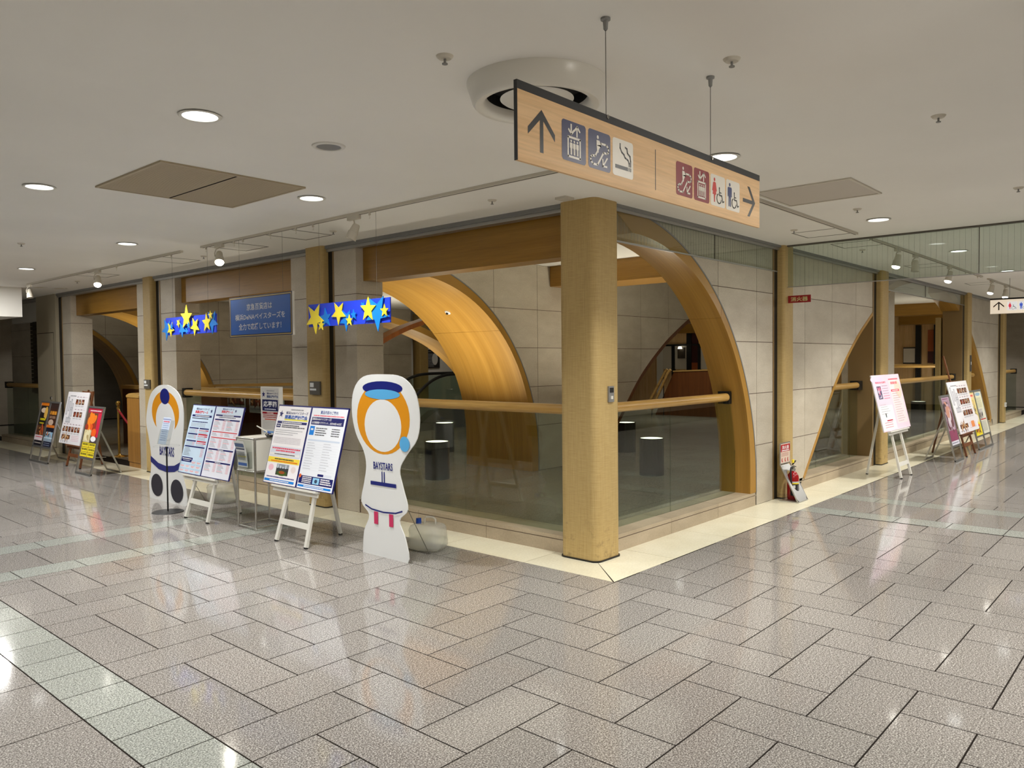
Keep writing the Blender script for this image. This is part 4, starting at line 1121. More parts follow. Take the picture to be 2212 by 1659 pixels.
def sheet_sale_a(P, x0, w, h):     # left half of the sale board
    X = lambda a: x0+a*w
    Y = lambda b_: h*(1-b_)
    P.rect(X(0.012), Y(0.99), X(0.985), Y(0.012), LBLUE)
    P.text('横浜DeNAベイスターズ', X(0.47), Y(0.062), h*0.034, NAVY, w*0.56, 0.02)
    P.text('開幕応援セール', X(0.45), Y(0.108), h*0.045, RED, w*0.56, 0.03)
    P.star(X(0.86), Y(0.085), h*0.035, NAVY)
    P.rect(X(0.07), Y(0.178), X(0.92), Y(0.148), NAVY); P.dashes(X(0.2), X(0.82), Y(0.163), h*0.012, WHITE, 1, 1)
    P.dashes(X(0.09), X(0.92), Y(0.20), h*0.014, rgb(60, 60, 90), 0.85, 2); P.dashes(X(0.12), X(0.8), Y(0.25), h*0.014, NAVY, 1, 3)
    for k in range(3): P.dashes(X(0.1), X(0.8), Y(0.275+0.02*k), h*0.006, GREY, 0.9, 20+k)
    for r, (y0, cols) in enumerate(((0.335, 2), (0.42, 2), (0.52, 2))):
        P.rect(X(0.06), Y(y0+0.018), X(0.48), Y(y0), NAVY); P.rect(X(0.52), Y(y0+0.018), X(0.92), Y(y0), NAVY if r == 0 else rgb(200, 30, 50))
        P.rect(X(0.52), Y(y0+0.042), X(0.92), Y(y0+0.028), RED); P.dashes(X(0.54), X(0.8), Y(y0+0.035), h*0.006, WHITE, 1, r)
        for k in range(3):
            P.dashes(X(0.06), X(0.46), Y(y0+0.03+0.018*k), h*0.006, GREY, 0.9, 40+r*5+k); P.dashes(X(0.52), X(0.9), Y(y0+0.055+0.014*k), h*0.005, GREY, 0.9, 60+r*5+k)
            P.dashes(X(0.36), X(0.46), Y(y0+0.03+0.018*k), h*0.006, rgb(240, 150, 160), 0.9, 70+k)
    P.rect(X(0.05), Y(0.62), X(0.92), Y(0.602), NAVY)
    for k in range(6):
        P.dashes(X(0.06), X(0.5), Y(0.636+0.02*k), h*0.007, rgb(110, 110, 120), 0.5+0.08*(k % 3), 90+k); P.dashes(X(0.78), X(0.9), Y(0.636+0.02*k), h*0.007, rgb(236, 140, 150), 1, 100+k)
    P.rect(X(0.04), Y(0.835), X(0.52), Y(0.768), NAVY); P.dashes(X(0.08), X(0.48), Y(0.79), h*0.014, WHITE, 1, 5); P.dashes(X(0.12), X(0.42), Y(0.815), h*0.008, WHITE, 1, 6)
    for r in range(3):
        for c_ in range(4):
            if r == 0 and c_ < 2: continue
            xx, yy = 0.05+0.225*c_, 0.80+0.062*r
            P.rect(X(xx), Y(yy+0.05), X(xx+0.2), Y(yy), rgb(186, 214, 240)); P.rect(X(xx), Y(yy+0.05), X(xx+0.2), Y(yy+0.016), rgb(230, 240, 250))
            P.dashes(X(xx+0.02), X(xx+0.18), Y(yy+0.027), h*0.007, rgb(240, 130, 140), 1, 110+r*4+c_); P.dashes(X(xx+0.03), X(xx+0.15), Y(yy+0.04), h*0.006, rgb(240, 130, 140), 1, 130+r*4+c_)
def sheet_sale_b(P, x0, w, h):
    X = lambda a: x0+a*w
    Y = lambda b_: h*(1-b_)
    P.rect(X(0.015), Y(0.99), X(0.985), Y(0.012), PALE); P.rect(X(0.015), Y(0.115), X(0.985), Y(0.012), rgb(208, 224, 242))
    P.text('横浜DeNAベイスターズ', X(0.46), Y(0.04), h*0.028, NAVY, w*0.40, 0.02); P.text('開幕応援セール', X(0.44), Y(0.078), h*0.038, RED, w*0.40, 0.03); P.star(X(0.73), Y(0.06), h*0.028, NAVY)
    P.rect(X(0.06), Y(0.142), X(0.94), Y(0.12), NAVY); P.dashes(X(0.3), X(0.7), Y(0.131), h*0.01, WHITE, 1, 7)
    P.dashes(X(0.18), X(0.85), Y(0.158), h*0.011, rgb(60, 60, 80), 0.9, 8)
    y = 0.182
    for blk, n in enumerate((9, 3, 8, 9, 8)):
        red = blk in (1, 2)
        P.rect(X(0.06), Y(y+(0.012 if red else 0.02)), X(0.94), Y(y), RED if red else NAVY)
        if not red: P.dashes(X(0.4), X(0.6), Y(y+0.01), h*0.008, WHITE, 1, blk)
        y += 0.027
        for k in range(n):
            for a in (0.06, 0.52):
                P.dashes(X(a), X(a+0.26), Y(y), h*0.0055, rgb(150, 150, 160) if (k+blk) % 5 else rgb(240, 100, 110), 0.55+0.1*(k % 4), 200+blk*20+k); P.dashes(X(a+0.31), X(a+0.4), Y(y), h*0.0055, rgb(232, 140, 150), 1, 300+k)
            y += 0.0155
        y += 0.008
def fill_sale(P, w, h):
    P.rect(0, 0, w, h, NAVY); sheet_sale_a(P, 0, w*0.465, h); sheet_sale_b(P, w*0.472, w*0.528, h)
def fill_lottery(P, w, h):
    P.rect(0, 0, w, h, NAVY)
    a = w*0.495
    X = lambda q: q*a
    Y = lambda b_: h*(1-b_)
    P.rect(X(0.012), Y(0.992), X(0.985), Y(0.018), rgb(248, 246, 250))
    P.dashes(X(0.4), X(0.78), Y(0.06), h*0.015, GREY, 1, 1)
    P.text('横浜DeNAベイスターズ', X(0.6), Y(0.10), h*0.038, NAVY, a*0.66, 0.02); P.rect(X(0.26), Y(0.198), X(0.96), Y(0.178), rgb(244, 236, 80)); P.text('開幕応援抽選会', X(0.6), Y(0.155), h*0.055, rgb(30, 90, 180), a*0.68, 0.03)
    P.star(X(0.13), Y(0.12), h*0.05, NAVY, 0.1)
    P.rect(X(0.06), Y(0.24), X(0.95), Y(0.21), NAVY); P.dashes(X(0.2), X(0.8), Y(0.225), h*0.014, WHITE, 1, 2)
    P.rect(X(0.05), Y(0.292), X(0.18), Y(0.248), NAVY); P.dashes(X(0.07), X(0.16), Y(0.27), h*0.012, WHITE, 1, 3)
    P.dashes(X(0.22), X(0.92), Y(0.262), h*0.014, rgb(70, 70, 80), 0.75, 4); P.dashes(X(0.22), X(0.92), Y(0.284), h*0.014, rgb(70, 70, 80), 1, 5)
    for k in range(3): P.dashes(X(0.06), X(0.92), Y(0.325+0.026*k), h*0.008, rgb(170, 170, 178), 0.95-0.15*k, 10+k)
    for k in range(5): P.dashes(X(0.06), X(0.92), Y(0.42+0.017*k), h*0.006, rgb(190, 180, 190), 0.95, 20+k)
    P.rect(X(0.04), Y(0.66), X(0.96), Y(0.53), rgb(220, 226, 240)); P.dashes(X(0.08), X(0.93), Y(0.555), h*0.018, rgb(232, 70, 100), 1, 30); P.dashes(X(0.2), X(0.78), Y(0.585), h*0.018, rgb(232, 70, 100), 1, 31)
    P.rect(X(0.05), Y(0.645), X(0.94), Y(0.612), WHITE); P.dashes(X(0.18), X(0.8), Y(0.628), h*0.012, rgb(60, 60, 70), 1, 32)
    P.rect(X(0.02), Y(0.735), X(0.97), Y(0.668), rgb(252, 226, 80)); P.dashes(X(0.22), X(0.8), Y(0.69), h*0.014, rgb(40, 40, 60), 1, 33); P.dashes(X(0.12), X(0.92), Y(0.716), h*0.016, rgb(236, 120, 30), 1, 34)
    # stadium photograph
    P.rect(X(0.33), Y(0.885), X(0.70), Y(0.748), rgb(60, 64, 66)); P.rect(X(0.33), Y(0.795), X(0.70), Y(0.748), rgb(150, 160, 170)); P.ell(X(0.515), Y(0.86), a*0.16, h*0.032, rgb(70, 96, 40)); P.ell(X(0.515), Y(0.85), a*0.09, h*0.018, rgb(160, 80, 40))
    for k in range(4): P.rect(X(0.35+0.08*k), Y(0.80), X(0.39+0.08*k), Y(0.755+0.012*(k % 3)), rgb(206, 214, 222))
    P.ell(X(0.16), Y(0.80), a*0.08, h*0.04, rgb(246, 200, 214)); P.ell(X(0.84), Y(0.80), a*0.07, h*0.04, rgb(238, 226, 224))
    P.dashes(X(0.08), X(0.92), Y(0.915), h*0.014, rgb(60, 50, 130), 1, 35); P.rect(X(0.03), Y(0.972), X(0.93), Y(0.942), SKY); P.dashes(X(0.2), X(0.78), Y(0.957), h*0.013, WHITE, 1, 36)
    o = w*0.505; b2 = w*0.495
    X = lambda q: o+q*b2
    P.rect(X(0.012), Y(0.992), X(0.985), Y(0.018), rgb(240, 244, 252))
    P.text('賞品内容のご案内', X(0.5), Y(0.068), h*0.042, rgb(36, 70, 150), b2*0.48, 0.02); P.dashes(X(0.08), X(0.92), Y(0.11), h*0.013, rgb(240, 90, 110), 1, 40)
    P.rect(X(0.05), Y(0.222), X(0.94), Y(0.13), NAVY); P.text('【横浜DeNAベイスターズ】', X(0.07), Y(0.152), h*0.03, WHITE, b2*0.52, 0.02, 'l'); P.text('公式戦観戦ペアチケット…合計80組160名様', X(0.07), Y(0.196), h*0.03, WHITE, b2*0.82, 0.015, 'l')
    P.rect(X(0.05), Y(0.35), X(0.18), Y(0.24), SKY); P.rect(X(0.08), Y(0.29), X(0.15), Y(0.268), WHITE)
    for k in range(4): P.dashes(X(0.22), X(0.56), Y(0.262+0.027*k), h*0.012, rgb(60, 60, 70), 0.9-0.12*(k % 2), 50+k); P.dashes(X(0.66), X(0.88), Y(0.262+0.027*k), h*0.012, rgb(60, 60, 70), 1, 60+k)
    P.rect(X(0.06), Y(0.42), X(0.93), Y(0.40), rgb(210, 222, 240))
    for r in range(11):
        for c_ in range(2):
            P.dashes(X(0.07+0.45*c_), X(0.34+0.45*c_), Y(0.445+0.031*r), h*0.006, rgb(186, 190, 200), 0.7+0.1*(r % 3), 70+r*2+c_)
        P.rect(X(0.06), Y(0.4595+0.031*r), X(0.93), Y(0.458+0.031*r), rgb(214, 220, 230))
    P.rect(X(0.52), Y(0.828), X(0.68), Y(0.80), NAVY); P.rect(X(0.69), Y(0.828), X(0.9), Y(0.80), rgb(226, 232, 244))
    P.rect(X(0.03), Y(0.935), X(0.96), Y(0.84), NAVY); P.rect(X(0.42), Y(0.925), X(0.60), Y(0.85), rgb(150, 206, 240)); P.ell(X(0.51), Y(0.89), b2*0.04, h*0.022, rgb(60, 80, 110))
    for k in range(4): P.dashes(X(0.12), X(0.38), Y(0.855+0.021*k), h*0.012, WHITE, 1, 80+k)
    for k in range(3): P.dashes(X(0.63), X(0.93), Y(0.86+0.025*k), h*0.015, WHITE, 0.8+0.1*k, 90+k)
    P.ell(X(0.05), Y(0.848), b2*0.035, h*0.024, rgb(236, 110, 50)); P.rect(X(0.03), Y(0.975), X(0.94), Y(0.95), SKY); P.dashes(X(0.2), X(0.75), Y(0.962), h*0.012, WHITE, 1, 95)
def fill_pink(P, w, h):
    PK = rgb(246, 220, 236); P.rect(0, 0, w, h, PK); P.rect(0.01, h*0.02, w*0.50, h*0.45, rgb(238, 244, 248)); P.rect(w*0.56, h*0.1, w*0.95, h*0.9, rgb(250, 232, 236))
    P.ell(w*0.85, h*0.72, w*0.12, h*0.16, rgb(252, 222, 206)); P.ell(w*0.15, h*0.92, w*0.2, h*0.06, rgb(238, 214, 244))
    P.text('開店記念大感謝祭', w*0.27, h*0.865, h*0.036, rgb(240, 90, 120), w*0.36, 0.02); P.dashes(w*0.57, w*0.92, h*0.91, h*0.026, rgb(246, 110, 130), 1, 2); P.dashes(w*0.62, w*0.86, h*0.84, h*0.045, rgb(246, 120, 130), 1, 3)
    P.photo(w*0.10, h*0.57, w*0.24, h*0.80, [rgb(60, 54, 90), rgb(220, 120, 150), rgb(110, 100, 140), rgb(210, 200, 220), rgb(50, 46, 70)], 5, 20)
    for k in range(6): P.dashes(w*0.28, w*0.5, h*(0.80-0.045*k), h*0.010, rgb(180, 140, 170) if k < 4 else rgb(236, 90, 140), 0.95, 10+k)
    P.rect(w*0.58, h*0.68, w*0.88, h*0.72, rgb(236, 70, 100)); P.dashes(w*0.62, w*0.84, h*0.70, h*0.016, WHITE, 1, 4)
    for k in range(13): P.dashes(w*0.60, w*0.90, h*(0.645-0.042*k), h*0.010, rgb(206, 176, 180), 0.7+0.1*(k % 3), 30+k)
    for k in range(5): P.dashes(w*0.08, w*0.42, h*(0.47-0.04*k), h*0.009, rgb(196, 190, 196), 0.6+0.1*(k % 4), 50+k)
    P.rect(w*0.19, h*0.245, w*0.22, h*0.315, rgb(70, 70, 70)); P.rect(w*0.2, h*0.175, w*0.40, h*0.195, rgb(200, 30, 60))
    for k in range(3): P.dashes(w*0.1, w*0.45, h*(0.15-0.04*k), h*0.009, rgb(226, 120, 140), 0.8, 60+k)
def fill_guide(left):
    def f(P, w, h):
        P.rect(0, 0, w, h, rgb(238, 236, 240))
        for (a, b_, c_, d) in ((0.05, 0.55, 0.12, 0.90), (0.14, 0.62, 0.20, 0.82), (0.22, 0.50, 0.28, 0.86), (0.30, 0.52, 0.36, 0.78), (0.12, 0.40, 0.34, 0.50), (0.24, 0.64, 0.34, 0.70)):
            P.rect(w*a, h*b_, w*c_, h*d, rgb(176, 176, 184)); P.rect(w*(a+0.01), h*(b_+0.02), w*(c_-0.01), h*(d-0.02), rgb(206, 206, 212))
        P.dashes(w*0.13, w*0.42, h*0.92, h*0.02, rgb(150, 150, 156), 1, 1)
        x0 = 0.44 if left else 0.40
        for r, (y, n, xs) in enumerate(((0.80, 4, x0), (0.56, 3, x0), (0.27, 6, 0.06))) if left else enumerate(((0.80, 5, x0), (0.58, 5, x0), (0.36, 5, x0))):
            wd = 0.125
            for k in range(n):
                a = xs+k*(wd+0.015)*(1.0 if left else 0.9); b_ = a+wd*0.9
                if b_ > 0.97: continue
                P.photo(w*a, h*(y-0.04), w*b_, h*(y+0.06), FOOD, 100+r*10+k, 9)
                P.ell(w*(a+b_)/2, h*(y+0.105), w*0.012, h*0.012, rgb(60, 20, 40)); P.dashes(w*a, w*b_, h*(y-0.065), h*0.008, GREY, 1, k); P.dashes(w*a, w*b_, h*(y-0.08), h*0.006, rgb(190, 190, 196), 1, k+9)
            P.rect(w*xs, h*(y+0.103), w*0.95, h*(y+0.106), rgb(190, 120, 150))
        P.photo(w*0.08, h*0.09, w*0.48, h*0.17, FOOD, 300, 16)
        for k in range(4): P.dashes(w*0.55, w*0.9, h*(0.16-0.03*k), h*0.008, rgb(230, 170, 190), 1, 60+k); P.rect(w*(0.08+0.1*k), h*0.025, w*(0.10+0.1*k), h*0.06, rgb(120, 120, 140))
        if not left: P.rect(w*0.66, h*0.07, w*0.82, h*0.19, rgb(240, 150, 90))
    return f

e1 = easel('easel', 'white easel carrying the sale board left of the ballot box stand', (-1.325, 3.94, 0), LEFT, 0.225, 0.50, 15, 0.437, 0.34, xl=(-0.42, 0.27))
board('two-panel blue-edged sale board with red title on the easel left of the ballot box', (-1.325, 3.94, 0), LEFT, 15, -0.565, 0.49, 0.437, 1.166, fill_sale)
e2 = easel('easel', 'white easel carrying the prize draw board beside the taller cut-out standee', (-1.294, 2.30, 0), LEFT, 0.227, 0.545, 15, 0.486, 0.34, xl=(-0.42, 0.27))
board('two-panel blue-edged prize draw board with yellow strip right of the ballot box', (-1.294, 2.30, 0), LEFT, 15, -0.60, 0.474, 0.486, 1.213, fill_lottery)
e3 = easel('easel', 'white easel carrying the pink poster board on the right', (6.0, -0.70, 0), RIGHT, 0.222, 0.50, 13, 0.625, 0.42, back_x=-0.06, xl=(-0.35, 0.48), top_v=1.2)
board('pink poster board on the white easel by the right wall', (6.0, -0.70, 0), RIGHT, 13, -0.56, 0.62, 0.625, 1.36, fill_pink, 'white_board')
e4 = easel('wooden_easel', 'brown wooden easel with a tall mast carrying the right-hand floor guide', (9.0, -0.85, 0), RIGHT, 0.30, 0.58, 14.5, 0.36, 0.4, 'easel_wood', 1.2, 1.62)
board('white floor guide board with food photos on the brown easel', (9.0, -0.85, 0), RIGHT, 14.5, -0.40, 0.92, 0.36, 1.187, fill_guide(False), 'white_board')
e5 = easel('wooden_easel', 'dark easel carrying the left-hand floor guide by the wall cabinet', (-0.63, 9.277, 0), LEFT, 0.27, 0.45, 12, 0.338, 0.36, 'easel_wood', 1.18, 1.2)
board('white floor guide board with food photos between the left poster frames', (-0.63, 9.277, 0), LEFT, 12, -0.72, 0.15, 0.338, 1.155, fill_guide(True), 'white_board')

# metal poster A-frames
def aframe(label, loc, rz, width, tilt, panels_, v0, v1, depth, arts):
    t = thing('a_board', label, 'sign stand', loc, rz)
    tl = math.radians(tilt); n = Vector((0, -math.cos(tl), math.sin(tl))); up = Vector((0, math.sin(tl), math.cos(tl)))
    Lp = lambda u, v: Vector((u, 0, 0))+up*v
    fw = 0.028
    pw = width/panels_
    xs = [k*pw for k in range(panels_+1)]
    for x in xs: G().bar(Lp(min(max(x, fw/2), width-fw/2), 0.01), Lp(min(max(x, fw/2), width-fw/2), v0), fw, 0.02, n).build('leg', 'alu', t)
    G().bar(Lp(0, 0.014), Lp(width, 0.014), 0.022, 0.028, up).build('foot_bar', 'alu', t)
    for k in range(panels_):
        a, b_ = k*pw, (k+1)*pw
        fr = G()
        M_ = basis(Vector((0, 0, 0))+n*0.0, (1, 0, 0), up)
        q = G().box(a, b_, v0, v0+fw, -0.012, 0.012).box(a, b_, v1-fw, v1, -0.012, 0.012).box(a, a+fw, v0+fw, v1-fw, -0.012, 0.012).box(b_-fw, b_, v0+fw, v1-fw, -0.012, 0.012)
        q.xf(M_).build('frame', 'alu', t)
        G().box(a+fw, b_-fw, v0+fw, v1-fw, -0.006, 0.003).xf(M_).build('backing', 'white_board', t)
        P = Print(); arts[k](P, pw-2*fw, v1-v0-2*fw)
        P.build('poster', t, basis(Vector((a+fw, 0, 0))+up*(v0+fw)+n*0.0035, (1, 0, 0), up))
    top = Lp(0, v1-0.35)
    for x in (0.03, width-0.03):
        G().bar((x, depth, 0.012), (x, top.y+0.02, top.z), 0.022, 0.018, (0, -1, 0)).build('rear_leg', 'alu', t)
    G().bar((0.03, depth, 0.014), (width-0.03, depth, 0.014), 0.018, 0.02).build('rear_bar', 'alu', t)
    G().bar((width/2, depth*0.75, 0.22), tuple(Lp(width/2, 0.24)), 0.012, 0.008).build('stay', 'alu', t)
    return t
def art_burger(P, w, h):
    P.rect(0, 0, w, h, rgb(40, 32, 30)); P.rect(0, h*0.93, w, h, rgb(236, 130, 30)); P.ell(w*0.45, h*0.82, w*0.35, h*0.06, rgb(236, 214, 190)); P.ell(w*0.75, h*0.75, w*0.2, h*0.16, rgb(240, 190, 90))
    P.ell(w*0.5, h*0.60, w*0.36, h*0.06, rgb(30, 28, 26)); P.dashes(w*0.2, w*0.85, h*0.61, h*0.05, rgb(236, 220, 30), 1, 1); P.dashes(w*0.2, w*0.75, h*0.52, h*0.03, rgb(220, 206, 40), 1, 2)
    P.photo(0.0, h*0.24, w, h*0.46, [rgb(110, 70, 44), rgb(240, 196, 110), rgb(200, 90, 50), rgb(245, 230, 200), rgb(80, 50, 34)], 3, 12); P.rect(0, h*0.12, w, h*0.24, rgb(236, 222, 228)); P.dashes(w*0.1, w*0.9, h*0.2, h*0.02, rgb(220, 60, 90), 1, 3); P.rect(0, 0, w, h*0.10, rgb(30, 28, 40)); P.dashes(w*0.1, w*0.9, h*0.06, h*0.02, rgb(200, 190, 180), 1, 4)
def art_jazz(P, w, h):
    P.rect(0, 0, w, h, rgb(70, 42, 30)); P.rect(0, h*0.88, w, h, rgb(56, 40, 36)); P.dashes(w*0.12, w*0.9, h*0.78, h*0.08, rgb(226, 150, 50), 1, 1); P.dashes(w*0.15, w*0.85, h*0.68, h*0.06, rgb(150, 120, 100), 1, 2)
    P.ell(w*0.4, h*0.56, w*0.3, h*0.07, rgb(206, 180, 160)); P.rect(0, h*0.44, w, h*0.50, rgb(220, 120, 40)); P.rect(0, h*0.34, w, h*0.44, rgb(26, 26, 44)); P.photo(w*0.1, h*0.22, w*0.9, h*0.34, [rgb(150, 190, 220), rgb(200, 110, 50), rgb(30, 30, 40), rgb(230, 240, 246)], 8, 9)
    P.rect(0, h*0.12, w, h*0.22, rgb(196, 220, 236))
    for k in range(6): P.rect(w*(0.04+0.16*k), h*0.12, w*(0.12+0.16*k), h*0.19, rgb(90, 96, 120))
    P.rect(0, 0, w, h*0.12, rgb(24, 26, 50)); P.dashes(w*0.1, w*0.8, h*0.08, h*0.02, rgb(120, 130, 150), 1, 5); P.dashes(w*0.1, w*0.8, h*0.035, h*0.02, rgb(120, 130, 150), 1, 6)
def art_noodle(P, w, h):
    P.rect(0, 0, w, h, rgb(120, 70, 50)); P.rect(0, h*0.9, w, h, rgb(170, 40, 60)); P.dashes(w*0.12, w*0.9, h*0.945, h*0.025, rgb(230, 190, 200), 1, 1); P.rect(w*0.72, h*0.4, w, h*0.9, rgb(206, 40, 70))
    P.photo(w*0.02, h*0.4, w*0.72, h*0.9, [rgb(110, 74, 50), rgb(240, 130, 40), rgb(226, 90, 40), rgb(200, 180, 120), rgb(236, 210, 150), rgb(160, 60, 40)], 11, 18); P.ell(w*0.68, h*0.50, w*0.16, h*0.09, rgb(236, 100, 40)); P.rect(0, h*0.30, w, h*0.42, rgb(80, 70, 66)); P.ell(w*0.72, h*0.38, w*0.18, h*0.055, rgb(236, 236, 240))
    P.photo(w*0.02, h*0.30, w*0.5, h*0.55, [rgb(210, 196, 150), rgb(230, 220, 180), rgb(180, 160, 110)], 12, 8)
    for r in range(3):
        for c_ in range(2): P.rect(w*(0.02+0.49*c_), h*(0.01+0.1*r), w*(0.49+0.49*c_), h*(0.10+0.1*r), rgb(240, 220, 50)); P.dashes(w*(0.06+0.49*c_), w*(0.45+0.49*c_), h*(0.06+0.1*r), h*0.04, rgb(120, 110, 40), 1, r*2+c_)
def art_flower(P, w, h):
    P.rect(0, 0, w, h, rgb(176, 150, 168)); P.rect(0, 0, w, h*0.34, rgb(150, 76, 104)); P.photo(w*0.03, h*0.3, w*0.97, h*0.92, [rgb(166, 136, 150), rgb(220, 206, 214), rgb(120, 80, 84), rgb(196, 170, 186), rgb(90, 70, 72), rgb(206, 150, 130)], 21, 34); P.dashes(w*0.15, w*0.85, h*0.955, h*0.02, rgb(150, 90, 120), 1, 1); P.rect(0, 0, w, h*0.08, rgb(224, 222, 232)); P.dashes(w*0.1, w*0.9, h*0.04, h*0.02, rgb(140, 140, 160), 1, 2)
def art_leaf(P, w, h):
    P.rect(0, 0, w, h, rgb(240, 224, 150)); P.rect(0, h*0.86, w, h*0.97, rgb(250, 214, 170)); P.dashes(w*0.15, w*0.85, h*0.92, h*0.04, rgb(236, 90, 90), 1, 1)
    for r in range(3): P.photo(w*0.08, h*(0.70-0.16*r), w*0.92, h*(0.82-0.16*r), [rgb(240, 214, 130), rgb(120, 110, 100), rgb(220, 190, 150), rgb(90, 80, 80)], 40+r, 10)
    P.ell(w*0.55, h*0.40, w*0.3, h*0.09, rgb(240, 236, 238)); P.rect(0, 0, w, h*0.28, rgb(246, 226, 50)); P.photo(w*0.1, h*0.08, w*0.9, h*0.2, [rgb(246, 226, 50), rgb(210, 70, 50), rgb(60, 50, 50), rgb(150, 90, 60)], 50, 10); P.rect(w*0.2, h*0.2, w*0.8, h*0.25, rgb(226, 60, 50))
def art_grey(P, w, h):
    P.rect(0, 0, w, h, rgb(222, 220, 200)); P.ell(w*0.5, h*0.93, w*0.36, h*0.04, rgb(150, 180, 200)); P.rect(w*0.05, h*0.6, w*0.95, h*0.88, rgb(228, 226, 190)); P.photo(w*0.05, h*0.36, w*0.6, h*0.58, [rgb(190, 186, 180), rgb(60, 60, 70), rgb(150, 140, 130), rgb(236, 234, 230)], 61, 9)
    for k in range(10): P.dashes(w*0.1, w*0.9, h*(0.84-0.024*k), h*0.008, rgb(180, 176, 160), 0.9, k)
    P.rect(w*0.1, h*0.32, w*0.9, h*0.345, rgb(190, 60, 60))
    for k in range(8): P.dashes(w*0.1, w*0.9, h*(0.28-0.03*k), h*0.009, rgb(150, 150, 150), 0.9, 20+k)
aframe('double silver poster frame leaning left of the left floor guide', (-0.72, 10.86, 0), LEFT, 0.86, 12.5, 2, 0.236, 0.995, 0.42, [art_burger, art_jazz])
aframe('single silver poster frame with a noodle poster before the roped entrance', (-0.795, 8.62, 0), LEFT, 0.575, 12.5, 1, 0.22, 0.985, 0.42, [art_noodle])
aframe('single silver poster frame with a pink flower poster beside the pink board', (7.90, -0.835, 0), RIGHT, 0.53, 13, 1, 0.218, 1.003, 0.42, [art_flower])
aframe('double silver poster frame with yellow and grey posters farthest right', (9.76, -0.79, 0), RIGHT, 1.13, 12.7, 2, 0.208, 0.998, 0.42, [art_leaf, art_grey])

# ---------------- plain cut-out standees (character art left out: only the board, its colours and lettering)
def standee(label, loc, outline, paint, strut):
    t = thing('cutout_standee', label, 'standee', loc, LEFT)
    pts = smoothpts(outline+[outline[0]], 4)[:-1]
    G().prism(pts, 'y', 0.0, 0.008).build('board', 'white_board', t)
    class Split:
        z = 0.0
        def __getattr__(s, nm):
            def f(*a, **k):
                q = Print(); q.z = Split.z; getattr(q, nm)(*a, **k); Split.z = q.z+0.0005
                q.build('lettering' if nm == 'text' else 'printed_patch', t, basis((0, -0.0004, 0), (1, 0, 0), (0, 0, 1)))
            return f
    paint(Split())
    for s in (-strut, strut):
        G().tube([(s, 0.01, 0.52), (s, 0.30, 0.004)], 0.003, 6).build('support_rod', 'wire', t)
    G().tube([(-strut, 0.30, 0.004), (strut, 0.30, 0.004)], 0.003, 6).build('support_rod', 'wire', t)
    return t
ORA = rgb(226, 150, 26); NV = rgb(24, 34, 120); LB = rgb(92, 176, 232); WB = rgb(234, 236, 238); PKK = rgb(206, 48, 98)
def paint2(P):
    P.ell(0.0, 1.12, 0.33, 0.29, ORA, 36); P.ell(0.0, 1.06, 0.23, 0.21, WB, 30)
    P.ell(0.0, 1.36, 0.25, 0.055, NV, 24); P.ell(0.0, 1.31, 0.22, 0.04, LB, 24)
    P.rect(-0.02, 0.60, -0.008, 0.69, NV); P.rect(0.008, 0.60, 0.02, 0.69, NV)
    P.rect(-0.16, 0.575, 0.16, 0.605, NV); P.text('BAYSTARS', 0.0, 0.735, 0.06, NV, 0.24, 0.02)
    P.line([(-0.23, 0.40), (-0.15, 0.375), (0.0, 0.365), (0.15, 0.375), (0.23, 0.40)], 0.012, NV)
    P.rect(-0.12, 0.26, -0.07, 0.36, PKK); P.rect(0.07, 0.26, 0.12, 0.36, PKK)
    P.ell(0.27, 0.93, 0.06, 0.06, LB, 18)
standee('taller white cut-out standee with orange and blue patches beside the water tank', (-1.02, 1.335, 0),
        [(-0.28, 0.0), (0.0, 0.0), (0.28, 0.0), (0.26, 0.18), (0.19, 0.32), (0.29, 0.42), (0.24, 0.58), (0.20, 0.72), (0.28, 0.84), (0.41, 0.98), (0.44, 1.16), (0.39, 1.34), (0.24, 1.45), (0.0, 1.47), (-0.24, 1.45), (-0.37, 1.34), (-0.40, 1.16), (-0.35, 0.98), (-0.25, 0.84), (-0.22, 0.72), (-0.25, 0.58), (-0.29, 0.42), (-0.19, 0.32), (-0.26, 0.18)], paint2, 0.2)
def paint1(P):
    P.ell(0.0, 1.02, 0.34, 0.24, ORA, 36); P.ell(0.0, 0.92, 0.24, 0.22, WB, 30); P.ell(0.0, 1.20, 0.12, 0.09, NV, 24)
    P.text('BAYSTARS', 0.02, 0.58, 0.11, NV, 0.36, 0.02)
    P.poly([(-0.40, 0.50), (-0.2, 0.43), (0.0, 0.41), (0.2, 0.43), (0.40, 0.50), (0.40, 0.43), (0.2, 0.36), (0.0, 0.34), (-0.2, 0.36), (-0.40, 0.43)], NV)
    P.ell(-0.25, 0.17, 0.15, 0.13, rgb(28, 28, 44), 24); P.ell(0.25, 0.15, 0.15, 0.13, rgb(28, 28, 44), 24)
standee('wide white cut-out standee with orange patch behind the brochure stand', (-1.008, 5.215, 0),
        [(-0.45, 0.0), (0.0, 0.0), (0.45, 0.0), (0.46, 0.18), (0.40, 0.32), (0.38, 0.5), (0.40, 0.70), (0.44, 0.88), (0.44, 1.06), (0.36, 1.22), (0.18, 1.31), (0.0, 1.33), (-0.18, 1.31), (-0.36, 1.22), (-0.46, 1.06), (-0.50, 0.88), (-0.44, 0.70), (-0.39, 0.5), (-0.41, 0.32), (-0.46, 0.18)], paint1, 0.3)

